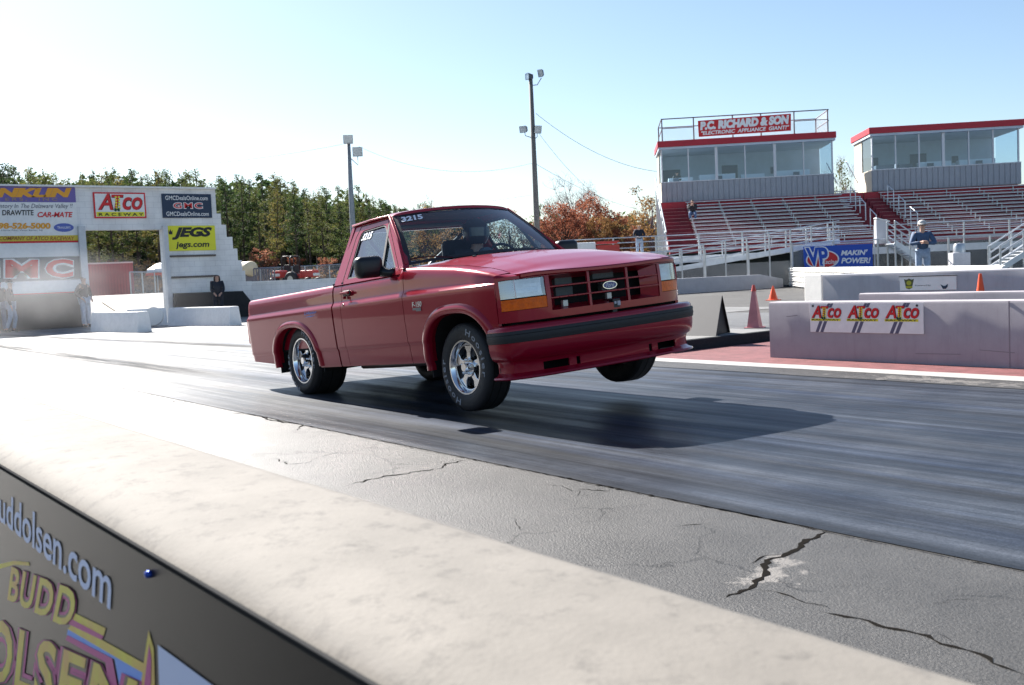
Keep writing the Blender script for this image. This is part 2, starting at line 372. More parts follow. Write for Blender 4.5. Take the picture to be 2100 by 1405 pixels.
crack([(700, 905), (800, 900), (860, 890)], .01, step=.05); crack([(560, 940), (610, 952), (640, 945)], .012, jit=.04); crack([(640, 945), (700, 930), (760, 925)], .006)
crack([(1900, 1235), (1940, 1230), (2000, 1240)], .008, jit=.03)
_s = MB(); prev = None; x = -12.0; oy = 0
while x < 14:
    oy = oy*.9+random.uniform(-.004, .004); w_ = .007*random.uniform(.1, 1.4)+(.012 if random.random() < .06 else 0)
    cur = (_s.vert((x, -1.945+oy+w_/2, .0102)), _s.vert((x, -1.945+oy-w_/2, .0102)))
    if prev: _s.face((prev[0], cur[0], cur[1], prev[1]))
    prev = cur; x += .03
_s.build('pavement_seam', M_CRACK, kind='structure')
# ================================================================== NEAR WALL
def concrete(name, col, v=.15, grime=(.5, .45, .4), rough=.85, gst=(1, 1, 1)):
    m = mat(name, col, rough, var=v, vscale=4, bump=.10, bscale=110); nt = m.node_tree; L = nt.links.new; N = nt.nodes.new
    b = nt.nodes['Principled BSDF']; src = b.inputs['Base Color'].links[0].from_socket
    tc = N('ShaderNodeTexCoord'); n = N('ShaderNodeTexNoise'); n.inputs['Scale'].default_value = 17; n.inputs['Detail'].default_value = 9; n.inputs['Roughness'].default_value = .75; gm = N('ShaderNodeMapping'); gm.inputs['Scale'].default_value = gst; L(tc.outputs['Object'], gm.inputs[0]); L(gm.outputs[0], n.inputs['Vector'])
    r = N('ShaderNodeValToRGB'); r.color_ramp.elements[0].position = .30; r.color_ramp.elements[0].color = (*grime, 1); r.color_ramp.elements[1].position = .48; r.color_ramp.elements[1].color = (1, 1, 1, 1); L(n.outputs['Fac'], r.inputs[0])
    x = N('ShaderNodeMix'); x.data_type = 'RGBA'; x.blend_type = 'MULTIPLY'; x.inputs[0].default_value = .8; L(src, x.inputs[6]); L(r.outputs[0], x.inputs[7]); L(x.outputs[2], b.inputs['Base Color'])
    return m
M_CONC = concrete('cream_concrete', (.168, .154, .136), .16, (.42, .42, .44))
M_WALLW = concrete('grey_white_concrete', (.38, .38, .41), .06, (.86, .86, .86), gst=(.8, .8, .10))
def wall_prism(name, prof, x0, x1, m, nx=1, parent=None, wob=0, **k):
    """profile (y,z) swept along x"""
    b = MB(); xs = [lerp(x0, x1, i/nx) for i in range(nx+1)]; rings = []
    for x in xs:
        rings.append([b.vert((x, y+random.uniform(-wob, wob), z+random.uniform(-wob, wob))) for y, z in prof])
    n = len(prof)
    for A, B in zip(rings, rings[1:]):
        for j in range(n): b.face((A[j], B[j], B[(j+1) % n], A[(j+1) % n]))
    b.face(rings[0]); b.face(rings[-1][::-1])
    return b.build(name, m, parent, auto=50, **k)
near = thing('concrete_barrier', 'long cream concrete wall across the bottom of the picture carrying the black sign', 'wall', (2, -4.8, 0))
pr = [(-.18, 0), (-.18, .64), (-.172, .672), (-.150, .695), (-.118, .711), (-.075, .720), (.02, .724), (.20, .722), (.228, .716), (.242, .70), (.25, .66), (.255, 0)]
wall_prism('wall_body', pr, -9, 10.5, M_CONC, 160, near, wob=.0009)
# black advertising sign on the wall
M_SB = mat('sign_black_gloss', (.007, .007, .007), .32, var=.3, vscale=3, spec=.12)
sg = thing('advertising_sign', 'glossy black sign with yellow and magenta lettering bolted to the near wall', 'sign', (7.2, -4.972, .35))
pl = Plane((0, 0, 0), (1, 0, 0), (0, 0, 1)); pl.O = V((0, -4.985, 0))
L0 = V((7.2, -4.972, .35))
def lift(mb): mb.v = [tuple(V(p)-L0) for p in mb.v]; return mb
b = MB(); boxp(b, pl, 5.2, .02, 9.9, .694, -.006, 0); lift(b).build('panel', M_SB, sg, bevel=.002)
b = MB(); boxp(b, pl, 5.2, .6945, 9.9, .700, -.008, .001); lift(b).build('edge_trim', mat('trim_dark', (.03, .028, .028), .9, spec=0), sg)
b = MB(); boxp(b, pl, 5.2, .7005, 9.9, .7025, -.006, .001); lift(b).build('edge_strip', mat('polished_edge', (.05, .05, .05), .9, spec=0), sg)
M_LB = mat('letter_pale_blue', (.50, .58, .78), .5)
M_MAG = mat('letter_magenta', (.42, .03, .22), .5); M_YG = mat('letter_yellow', (.62, .58, .04), .5, col2=(.62, .36, .10), vscale=9); M_SBL = mat('stripe_blue', (.10, .28, .75), .5)
def I(px, py): return pl.inv(px, py)
bl, br, tr, tl = I(-2, 1066), I(228, 1252), I(233, 1158), I(-2, 1000)
xb = lambda p, q: (p[0]-(q[0]-p[0])*.075, p[1])
bl, tl = xb(bl, br), xb(tl, tr)
b = MB(); letters(b, pl, 'buddolsen.com', None, .002, bold=.012, quad=(bl, br, tr, tl)); lift(b).build('lettering', M_LB, sg)
b = MB()
for q, d in ((I(-20, 1132), 0), ):
    pass
def quadtext(txt, pts, mats_, bolds, parent, sh=.0, d=.002):
    q = [I(*p) for p in pts]
    for k, (m_, bo) in enumerate(zip(mats_, bolds)):
        cx = sum(a for a, _ in q)/4; cy = sum(a for _, a in q)/4; g = 1+bo*.35
        qq = [(cx+(x-cx)*g, cy+(y-cy)*g) for x, y in q]
        b = MB(); letters(b, pl, txt, None, d+k*.0007, bold=bo, quad=qq, shear=sh, spacing=1.12); lift(b).build('lettering', m_, parent)
quadtext('BUDD', [(18, 1230), (146, 1290), (164, 1212), (27, 1162)], (M_MAG, M_SB, M_YG), (.10, .055, .02), sg)
quadtext('OLSEN', [(-25, 1392), (262, 1500), (285, 1395), (-15, 1262)], (M_MAG, M_SB, M_YG), (.10, .055, .02), sg)
def fp(mb, pts, d): flat(mb, pl, [I(*p) for p in pts], d)
for pts, d, m_ in (([(150, 1255), (218, 1288), (214, 1304), (146, 1276)], .002, M_YG), ([(-5, 1158), (30, 1150), (60, 1153), (62, 1160), (30, 1158), (-5, 1168)], .002, M_YG), ([(150, 1278), (300, 1362), (298, 1382), (140, 1290)], .002, M_YG), ([(306, 1292), (317, 1330), (320, 1440), (285, 1440)], .0022, M_YG),
                   ([(146, 1268), (214, 1304), (210, 1312), (143, 1280)], .0026, M_MAG), ([(308, 1320), (313, 1350), (311, 1420), (296, 1420)], .0034, M_MAG), ([(140, 1302), (232, 1350), (245, 1420), (225, 1420), (218, 1358), (136, 1312)], .0026, M_MAG), ([(140, 1290), (298, 1382), (290, 1430), (250, 1430), (236, 1352), (138, 1302)], .0014, M_SBL)):
    b = MB(); fp(b, pts, d*.6); lift(b).build('stripe', m_, sg)
b = MB(); fp(b, [(326, 1322), (446, 1410), (330, 1440)], .002); lift(b).build('triangle_panel', M_LB, sg)
p = pl.inv(309, 1177); b = MB(); b.lathe([(.0, -.010), (.005, -.009), (.0065, -.004), (.0065, 0)], 14, pl.p(*p), 'y'); lift(b).build('bolt', mat('bolt_blue', (.02, .06, .35), .3, .6), sg, smooth=True)

# ================================================================== RIGHT HAND BARRIERS
def barrier(name, label, loc, rz, prof, x0, x1, m, group=None, nx=40, wob=.0010):
    t = thing(name, label, 'barrier', loc, rz, group); wall_prism('wall_body', prof, x0, x1, m, nx, t, wob=wob); return t
def prof(w, h): return [(-w/2, 0), (-w/2, h-.03), (-w/2+.01, h-.006), (-w/2+.035, h), (w/2-.035, h), (w/2-.01, h-.006), (w/2, h-.03), (w/2, 0)]
M_PINKC = concrete('pinkish_concrete', (.36, .335, .36), .06, (.86, .84, .84), gst=(.8, .8, .10))
M_JOINT = mat('joint_dark', (.26, .24, .26), .9); M_SCUF = mat('rubber_scuff', (.25, .24, .25), .9)
center = barrier('concrete_barrier', 'pale concrete barrier nearest the lane carrying the sign with three raceway logos', (1.72, 4.46, 0), 0.0, prof(.26, .672), 0, 9, M_PINKC)
w3 = G(1762, 602, .66); barrier('concrete_barrier', 'pinkish low barrier showing as a strip just above the front barrier', (w3.x, w3.y+.1, 0), 0, prof(.22, .66), 0, 12, M_PINKC)
w2 = G(1661, 564, .90); w2r = G(1697, 563, .90)
barrier('concrete_barrier', 'bluish grey concrete wall with a white painted end behind the low barrier', (w2r.x, w2r.y, 0), .02, prof(.34, .90), 0.02, 22, M_WALLW)
b = MB(); ee = (w2.xy-w2r.xy); L_ = ee.length
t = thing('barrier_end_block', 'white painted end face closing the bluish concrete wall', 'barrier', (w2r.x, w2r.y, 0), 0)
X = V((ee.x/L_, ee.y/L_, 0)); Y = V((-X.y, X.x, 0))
b = MB(); b.box(X*(L_/2-.02)-Y*.0+V((0, 0, .455)), (L_, .30, .91), ax=(X, Y, V((0, 0, 1)))); b.build('block', mat('sunlit_white', (.76, .74, .70), .6, var=.05, bump=.3), t, bevel=.015)  # sunlight on the end face put into a paler colour
# far barrier sinking into the rising asphalt
a0, a1 = G(1380, 604), G(1600, 590)
fb = thing('concrete_barrier', 'long bluish concrete barrier tapering away behind the grey A-frame board', 'barrier', (0, 0, 0))
d = (a1-a0).normalized(); nrm = V((-d.y, d.x, 0)); a00 = a0-d*9; ln = (a1-a0).length+9
b = MB(); b.prism([(0, 0), (ln, 0), (ln, .42), (ln-1.5, .66), (0, .70)], a00+nrm*.2, d, V((0, 0, 1)), -nrm, .4); b.build('wall_body', M_WALLW, fb, bevel=.02)
for jx, nm in ((2.9, 'wall_joint'), (6.1, 'wall_joint')):
    b = MB(); b.box((jx, -.1305, .335), (.012, .004, .66)); b.build(nm, M_JOINT, center)
for (jx, jz, l, tl) in ((.25, .50, .16, .1), (2.6, .18, .35, -.05), (3.4, .33, .22, .12), (1.9, .12, .5, .02), (3.9, .22, .3, -.1)):
    b = MB(); b.bar((jx, -.1302, jz), (jx+l, -.1302, jz+l*tl), .003, .008, up=(0, 0, 1)); b.build('scuff_mark', M_SCUF, center)
# ---- signs on those walls
def atco_logo(b_red, b_grn, b_yel, b_dark, pl, x0, y0, w, h, d, text='ATco'):
    letters(b_dark, pl, 'A', (x0+.0*w, y0+.30*h, x0+.34*w, y0+h), d, bold=.03, shear=.25)
    letters(b_red, pl, 'A', (x0-.01*w, y0+.31*h, x0+.32*w, y0+1.0*h), d+.003, bold=.02, shear=.25)
    letters(b_dark, pl, 'T', (x0+.31*w, y0+.30*h, x0+.58*w, y0+h*.96), d+.001, bold=.03, shear=.2)
    letters(b_red, pl, 'T', (x0+.30*w, y0+.31*h, x0+.57*w, y0+h*.97), d+.004, bold=.02, shear=.2)
    letters(b_dark, pl, 'co', (x0+.55*w, y0+.30*h, x0+1.0*w, y0+h*.86), d, bold=.03, shear=.25)
    letters(b_red, pl, 'co', (x0+.54*w, y0+.31*h, x0+.99*w, y0+h*.87), d+.003, bold=.02, shear=.25)
    for k in range(5):
        for s in (-.035, .035): ell(b_yel, pl, x0+.435*w+s*w, y0+(.38+.12*k)*h, .025*w, .045*h, d+.006, 10)
    for k in range(2):
        for s in (-.035, .035): ell(b_grn, pl, x0+(.41)*w+s*w, y0+(.29+.05*k)*h, .03*w, .05*h, d+.0065, 10)
pc = Plane((1.72, 4.46-.13-.012, 0), (1, 0, 0), (0, 0, 1), (0, -1, 0))
x0, y0 = pc.inv(1662, 680); x1, y1 = pc.inv(1893, 621)
_, yb2 = pc.inv(1893, 685)
s3 = thing('raceway_sign', 'white sign with three red raceway logos hung on the front barrier', 'sign', pc.p(x0, y0-.0))
S0 = s3.location.copy()
def rel(mb, o): mb.v = [tuple(V(p)-o) for p in mb.v]; return mb
y1 = .655; y0 = .40-.035+.0
_, y0 = pc.inv(1780, 683)
b = MB(); boxp(b, pc, x0, y0, x1, y1, -.01, 0); rel(b, S0).build('panel', WHITE, s3)
red, grn, yel, drk, gr = MB(), MB(), MB(), MB(), MB(); W = (x1-x0); Hh = y1-y0
M_GREY = mat('tyre_mark_grey', (.10, .10, .16), .6); M_DGR = mat('dark_green', (.01, .10, .05), .5)
for k in range(3):
    xa = x0+W*(.02+.335*k)
    atco_logo(red, grn, yel, drk, pc, xa, y0+Hh*.30, W*.28, Hh*.62, .003)
    rect(yel, pc, xa-.01*W, y0+Hh*.39, xa+W*.27, y0+Hh*.47, .002); letters(drk, pc, 'RACEWAY', (xa, y0+Hh*.40, xa+W*.26, y0+Hh*.46), .004, bold=.02)
    for q in (0, .045):
        flat(gr, pc, [(xa+W*(.03+q), y0), (xa+W*(.06+q), y0), (xa+W*(.10+q), y0+Hh*.38), (xa+W*(.07+q), y0+Hh*.38)], .001)
        flat(gr, pc, [(xa+W*(.135+q*.6), y0+Hh*.85), (xa+W*(.16+q*.6), y0+Hh*.85), (xa+W*(.18+q*.6), y1), (xa+W*(.155+q*.6), y1)], .001)
for bb, mm in ((red, REDS), (grn, M_DGR), (yel, YEL), (drk, BLACK), (gr, M_GREY)): rel(bb, S0).build('lettering', mm, s3)
for xx in (x0+.03*W, x1-.05*W): b = MB(); b.lathe([(0, -.008), (.012, -.006), (.014, 0)], 10, pc.p(xx, y1-.03), 'y'); rel(b, S0).build('bolt', BLACK, s3)

pw = Plane((w2r.x, w2r.y-.17-.012, 0), (1, 0.02, 0), (0, 0, 1), (.02, -1, 0))
x0, y1 = pw.inv(1845, 567); x1, _ = pw.inv(1961, 562); _, y0 = pw.inv(1845, 596)
s4 = thing('white_sign', 'small white sign with a badge and a blue wing mark on the bluish wall', 'sign', pw.p(x0, y0)); S0 = s4.location.copy()
b = MB(); boxp(b, pw, x0, y0, x1, y1, -.01, 0); rel(b, S0).build('panel', WHITE, s4)
W = x1-x0; Hh = y1-y0
b = MB(); boxp(b, pw, x0-.01, y1-.012, x1+.01, y1, -.005, .006); rel(b, S0).build('frame', BLACK, s4)
b = MB(); flat(b, pw, [(x0+W*a, y0+Hh*c) for a, c in ((.08, .80), (.12, .75), (.17, .83), (.22, .75), (.26, .80), (.24, .45), (.22, .15), (.17, .08), (.11, .15), (.10, .45))], .002); rel(b, S0).build('badge', mat('badge_dark', (.08, .09, .03), .5), s4)
b = MB(); rect(b, pw, x0+W*.11, y0+Hh*.16, x0+W*.23, y0+Hh*.30, .004); ell(b, pw, x0+W*.17, y0+Hh*.52, W*.045, Hh*.16, .004); rel(b, S0).build('badge', mat('badge_olive', (.40, .40, .03), .5), s4)
b = MB(); letters(b, pw, 'Powered by', (x0+W*.28, y0+Hh*.26, x0+W*.56, y0+Hh*.38), .003); rel(b, S0).build('lettering', BLACK, s4)
b = MB(); flat(b, pw, [(x0+W*a, y0+Hh*c) for a, c in ((.73, .38), (.78, .27), (.81, .27), (.86, .40), (.85, .2), (.82, .06), (.77, .06), (.75, .2))], .003); rel(b, S0).build('emblem', NAVY, s4)

# ---- W-beam guard rail
g0, g1 = G(1620, 549, .905), G(2062, 544, .905)
gd = V((g1.x-g0.x, g1.y-g0.y, 0)); gl = gd.length; gd.normalize(); gn = V((-gd.y, gd.x, 0))
if gn.dot(V((CAM.x-g0.x, CAM.y-g0.y, 0))) < 0: gn = -gn
gr_ = thing('guard_rail', 'stack of white corrugated guard rails behind the bluish concrete wall', 'guard rail', (g0.x, g0.y, 0)); S0 = gr_.location.copy()
M_GR = mat('white_guard_rail', (.80, .79, .76), .45, var=.06, vscale=2)
for k in range(4):
    zc = .805-.225*k
    pf = [(.0, .10), (.05, .085), (.08, .04), (.03, .0), (.08, -.04), (.05, -.085), (.0, -.10)]
    b = MB()
    def fn(u, v):
        j = min(len(pf)-1, int(round(v*(len(pf)-1)))); o, h = pf[j]
        fl = max(0, 1-u*gl/.25)
        return gd*(u*gl)+gn*(o+.02*k*0)+V((0, 0, zc+h*(1+.1*fl)))
    b.grid(fn, 40, len(pf)-1); o = b.build('rail', M_GR, gr_, auto=60)
    md = o.modifiers.new('s', 'SOLIDIFY'); md.thickness = .02
for k in range(10):
    b = MB(); b.box(gd*(.4+gl*k/10)-gn*.08+V((0, 0, .42)), (.12, .12, .84), ax=(gd, gn, V((0, 0, 1)))); b.build('post', ALU, gr_)

# ---- cones, board and black platform
def cone(name, label, p, h, r, m, mt=None, sides=24, base=None, rz=0, tilt=0):
    t = thing(name, label, 'traffic cone', p, rz, None); t.rotation_euler[0] = tilt
    b = MB(); b.lathe([(r, .02), (r*.93, .06), (r*.16, h*.97), (r*.13, h), (0, h)], sides, a0=pi/4 if sides == 4 else 0)
    b.build('cone_body', m, t, auto=40)
    b = MB(); bs = base or r*1.2; b.box((0, 0, .012), (bs*2, bs*2, .024)); b.build('base', mt or m, t, bevel=.006)
    return t
M_OR = mat('orange_plastic', (.85, .09, .02), .45, var=.1); M_FADE = mat('faded_pink_plastic', (.50, .19, .20), .6, var=.15, vscale=5); M_TIP = mat('faded_red_tip', (.45, .06, .05), .6, var=.2)
c = G(1548, 673); cb = cone('traffic_cone', 'tall faded pink four-sided cone standing beside the A-frame board', c, Hz(c, 585), .155, M_FADE, None, 4, .15, rz=R(22))
b = MB(); h = Hz(c, 585); b.lathe([(.047, h*.86), (.030, h*.96), (.022, h+.006), (0, h+.008)], 16); b.build('cone_tip', M_TIP, cb, auto=40)
c = G(1586, 616); cone('traffic_cone', 'small orange cone in the open asphalt behind the tall faded cone', c, Hz(c, 586), .14, M_OR)
c = G(2010, 594, .0); c = D(2011, 600, 15.6); c.z = 0; cone('traffic_cone', 'orange cone poking up between the right-hand barriers', c, Hz(c, 561), .14, M_OR)

f0, f1 = V((.05, 4.28, 0)), V((-.10, 6.9, 0))
pt = thing('staging_platform', 'low black carpeted platform beside the front barrier', 'platform', (0, 4.3, 0))
b = MB(); b.prism([(-1.6, -.02), (.05, -.02), (-.08, 2.45), (-1.7, 2.55)], (0, 0, 0), (1, 0, 0), (0, 1, 0), (0, 0, 1), .15); b.build('deck', mat('black_carpet', (.02, .022, .026), .85, var=.3, vscale=30, bump=.4), pt, bevel=.012)
b = MB(); b.prism([(-1.58, 0.02), (.0, 0.02), (-.11, 2.40), (-1.66, 2.5)], (0, 0, .1505), (1, 0, 0), (0, 1, 0), (0, 0, 1), .004); b.build('deck_top', mat('grey_rubber_mat', (.17, .17, .17), .8, var=.15, vscale=12), pt)
bd = thing('a_frame_board', 'grey A-frame board standing on the black platform', 'board', (0, 0, 0))
q0, q1, q2 = G(1377, 688, .156), G(1468, 689, .156), G(1497, 682, .156)
zt = .156+Hz(q1, 606)-.156
dx = (q1-q0); bk = V((q2.x-q1.x, q2.y-q1.y, 0)); mid = bk*.5
ap0, ap1 = q0+mid, q1+mid; dm = D(1479, 607, sqrt((ap1.x-CAM.x)**2+(ap1.y-CAM.y)**2)); zt = dm.z
ap0.z = ap1.z = zt
M_BD = mat('grey_board', (.125, .12, .116), .6, var=.05, vscale=3); nn = V((0, 0, 0))
def slab(a, b_, c_, d_, th, m, name, parent):
    n = (b_-a).cross(d_-a).normalized(); b = MB(); i = [b.vert(p) for p in (a, b_, c_, d_)]+[b.vert(p-n*th) for p in (a, b_, c_, d_)]
    for f in ((0, 1, 2, 3), (7, 6, 5, 4), (0, 4, 5, 1), (1, 5, 6, 2), (2, 6, 7, 3), (3, 7, 4, 0)): b.face([i[k] for k in f])
    return b.build(name, m, parent)
slab(q0-dx*.25, q1, ap1, ap0-dx*.25, .012, M_BD, 'front_panel', bd)
slab(q0+bk-dx*.25, q1+bk, ap1+mid*.03, ap0+mid*.03-dx*.25, .012, BLACK, 'rear_panel', bd)
b = MB(); b.poly([q1-dx*.04, q1+bk-dx*.04, ap1-dx*.04]); b.build('side_curtain', BLACK, bd)
# ================================================================== PEOPLE
def skinned(name, nodes, edges, m, parent, root=0, lev=1, xf=None):
    me = bpy.data.meshes.new(name); me.from_pydata([xf(n[0]) if xf else n[0] for n in nodes], edges, [])
    o = bpy.data.objects.new(name, me); COL.objects.link(o)
    md = o.modifiers.new('s', 'SKIN'); md.use_smooth_shade = True
    if not me.skin_vertices: me.attributes  # layer is created with the modifier
    for i, n in enumerate(nodes):
        r = n[1] if hasattr(n[1], '__len__') else (n[1], n[1]); sv = me.skin_vertices[0].data[i]; sv.radius = r; sv.use_root = (i == root)
    sd = o.modifiers.new('d', 'SUBSURF'); sd.levels = lev; sd.render_levels = lev
    dg = bpy.context.evaluated_depsgraph_get(); e = o.evaluated_get(dg); nm = bpy.data.meshes.new_from_object(e)
    bpy.data.objects.remove(o); nm.materials.clear(); nm.materials.append(m); nm.polygons.foreach_set('use_smooth', [True]*len(nm.polygons))
    nm.name = name
    return link(name, nm, parent)
def person(label, loc, rz, pose, cols, scale=1.0, hat=None, hair=None, long_hair=False, group=None):
    """faces local +x; pose maps joint -> (x,y,z); cols: top, legs, shoes"""
    t = thing('person', label, 'person', loc, rz, group); t.scale = (scale,)*3
    J = dict(pel=(0, 0, .95), waist=(0, 0, 1.08), chest=(0, 0, 1.30), neck=(.0, 0, 1.47), jaw=(.025, 0, 1.56), skull=(.0, 0, 1.665),
             hipL=(0, .10, .92), kneeL=(.02, .11, .50), ankL=(0, .12, .09), toeL=(.17, .13, .04), hipR=(0, -.10, .92), kneeR=(.02, -.11, .50), ankR=(0, -.12, .09), toeR=(.17, -.13, .04),
             shL=(0, .18, 1.41), elL=(-.02, .25, 1.13), wrL=(.05, .25, .88), shR=(0, -.18, 1.41), elR=(-.02, -.25, 1.13), wrR=(.05, -.25, .88))
    J.update(pose)
    names = ['pel', 'waist', 'chest', 'neck', 'jaw', 'skull', 'hipL', 'kneeL', 'ankL', 'toeL', 'hipR', 'kneeR', 'ankR', 'toeR', 'shL', 'elL', 'wrL', 'shR', 'elR', 'wrR']
    ix = {n: i for i, n in enumerate(names)}
    rad = dict(pel=.125, waist=.115, chest=(.15, .115), neck=.055, jaw=.068, skull=.098, hipL=.088, kneeL=.056, ankL=.040, toeL=.036, hipR=.088, kneeR=.056, ankR=.040, toeR=.036, shL=.062, elL=.042, wrL=.029, shR=.062, elR=.042, wrR=.029)
    ed = [('pel', 'waist'), ('waist', 'chest'), ('chest', 'neck'), ('neck', 'jaw'), ('jaw', 'skull'), ('pel', 'hipL'), ('hipL', 'kneeL'), ('kneeL', 'ankL'), ('ankL', 'toeL'), ('pel', 'hipR'), ('hipR', 'kneeR'), ('kneeR', 'ankR'), ('ankR', 'toeR'), ('chest', 'shL'), ('shL', 'elL'), ('elL', 'wrL'), ('chest', 'shR'), ('shR', 'elR'), ('elR', 'wrR')]
    nodes = [(J[n], rad[n]) for n in names]; edges = [(ix[a], ix[b]) for a, b in ed]
    for s in 'LR':      # palms, five fingers each
        e_, w_ = V(J['el'+s]), V(J['wr'+s]); d = (w_-e_).normalized(); side = d.cross(V((0, 0, 1)));
        if side.length < .2: side = V((1, 0, 0))
        side.normalize(); dn = d.cross(side)
        pi_ = len(nodes); nodes.append((tuple(w_+d*.07), .033)); edges.append((ix['wr'+s], pi_))
        for k in range(4):
            f0 = w_+d*.10+side*(.027-.018*k); L_ = (.075, .085, .08, .06)[k]
            i0 = len(nodes); nodes.append((tuple(f0), .010)); nodes.append((tuple(f0+d*L_*.55+dn*.012), .009)); nodes.append((tuple(f0+d*L_*.8+dn*.035), .008)); edges += [(pi_, i0), (i0, i0+1), (i0+1, i0+2)]
        i0 = len(nodes); f0 = w_+d*.05+side*.04; nodes.append((tuple(f0), .012)); nodes.append((tuple(f0+d*.04+side*.02+dn*.01), .010)); edges += [(pi_, i0), (i0, i0+1)]
    skinned('body', nodes, edges, SKIN, t)
    g = lambda n, k=1.0, add=0: (J[n], tuple(r*k+add for r in (rad[n] if hasattr(rad[n], '__len__') else (rad[n],)*2)))
    mid = lambda a, b, f: tuple(V(J[a]).lerp(V(J[b]), f))
    # jacket or shirt
    n2 = [g('chest', 1, .03), g('waist', 1, .035), (tuple(V(J['pel'])+V((0, 0, .02))), (.15, .15)), (mid('chest', 'neck', .75), (.085, .085)), g('shL', 1, .022), g('elL', 1, .022), (mid('elL', 'wrL', .93), (.042, .042)), g('shR', 1, .022), g('elR', 1, .022), (mid('elR', 'wrR', .93), (.042, .042))]
    skinned('jacket', n2, [(0, 1), (1, 2), (0, 3), (0, 4), (4, 5), (5, 6), (0, 7), (7, 8), (8, 9)], cols[0], t)
    n3 = [(tuple(V(J['pel'])-V((0, 0, .0))), (.138, .138)), g('hipL', 1, .018), g('kneeL', 1, .022), (mid('kneeL', 'ankL', .96), (.062, .062)), g('hipR', 1, .018), g('kneeR', 1, .022), (mid('kneeR', 'ankR', .96), (.062, .062))]
    skinned('trousers', n3, [(0, 1), (1, 2), (2, 3), (0, 4), (4, 5), (5, 6)], cols[1], t)
    for s in 'LR':
        a, b = V(J['ank'+s]), V(J['toe'+s]); skinned('shoe', [(tuple(a-V((0, 0, .02))), .055), (tuple(a.lerp(b, .5)), .05), (tuple(b), .044)], [(0, 1), (1, 2)], cols[2], t)
    sk = V(J['skull']); jw = V(J['jaw']); up = (sk-V(J['neck'])).normalized(); fx = V((1, 0, 0)); fx = (fx-up*fx.dot(up)).normalized(); fy = up.cross(fx)
    # face
    skinned('nose', [(tuple(sk+fx*.085-up*.035), .012), (tuple(sk+fx*.108-up*.06), .017)], [(0, 1)], SKIN, t, lev=0)
    for s in (-1, 1):
        b = MB(); b.lathe([(0, -.008), (.010, -.004), (.012, .002), (0, .01)], 8, tuple(sk+fx*.088+fy*(.033*s)-up*.022), 'x'); b.build('eye', DARKM, t)
        skinned('ear', [(tuple(sk+fy*(.088*s)-up*.05), .014), (tuple(sk+fy*(.096*s)-up*.015-fx*.01), .018)], [(0, 1)], SKIN, t, lev=0)
    b = MB(); b.box(sk+fx*.088-up*.088, (.012, .045, .010), ax=(fx, fy, up)); b.build('mouth', LIPM, t)
    if hair:
        n = [(tuple(sk+up*.022-fx*.015), (.100, .100)), (tuple(sk-fx*.045-up*.03), (.078, .085))]
        e = [(0, 1)]
        if long_hair: n += [(tuple(sk-fx*.03+fy*.085-up*.10), .045), (tuple(sk+fy*.09-up*.22), .040), (tuple(sk-fx*.03-fy*.085-up*.10), .045), (tuple(sk-fy*.09-up*.22), .040)]; e += [(1, 2), (2, 3), (1, 4), (4, 5)]
        skinned('hair', n, e, hair, t)
    if hat:
        b = MB(); b.lathe([(.108, .005), (.112, .03), (.100, .075), (.06, .108), (0, .118)], 16); b.xf(lambda p: sk+fx*p[0]+fy*p[1]+up*(p[2]-.005)); b.build('cap', hat, t, smooth=True)
        b = MB(); b.grid(lambda u, v: sk+fx*(.09+.085*v*cos((u-.5)*1.9))+fy*((u-.5)*.17)+up*(.015-.02*v), 8, 4); o = b.build('cap_peak', hat, t, smooth=True); md = o.modifiers.new('s', 'SOLIDIFY'); md.thickness = .006
    return t
DARKM = mat('dark_eye', (.02, .015, .012), .3); LIPM = mat('lips', (.35, .14, .11), .5)
C_NAVY = mat('navy_cloth', (.012, .016, .028), .85, var=.25, vscale=9, bump=.3, bscale=30)
C_DGREY = mat('charcoal_cloth', (.035, .035, .040), .85, var=.25, vscale=9, bump=.3, bscale=30)
C_JEAN = mat('blue_jeans', (.10, .16, .28), .85, var=.3, vscale=12, bump=.3, bscale=30)
C_LJEAN = mat('light_jeans', (.30, .37, .48), .85, var=.2, vscale=12, bump=.3, bscale=30)
C_BLUEJ = mat('blue_jacket', (.05, .09, .17), .75, var=.3, vscale=9, bump=.3, bscale=30)
C_SHOE = mat('dark_shoe', (.03, .025, .02), .6); C_HAIR = mat('brown_hair', (.06, .035, .02), .7, var=.4, vscale=50); C_GREYH = mat('grey_hair', (.35, .33, .31), .7, var=.3, vscale=50); C_WCAP = mat('white_cap', (.5, .49, .47), .7)
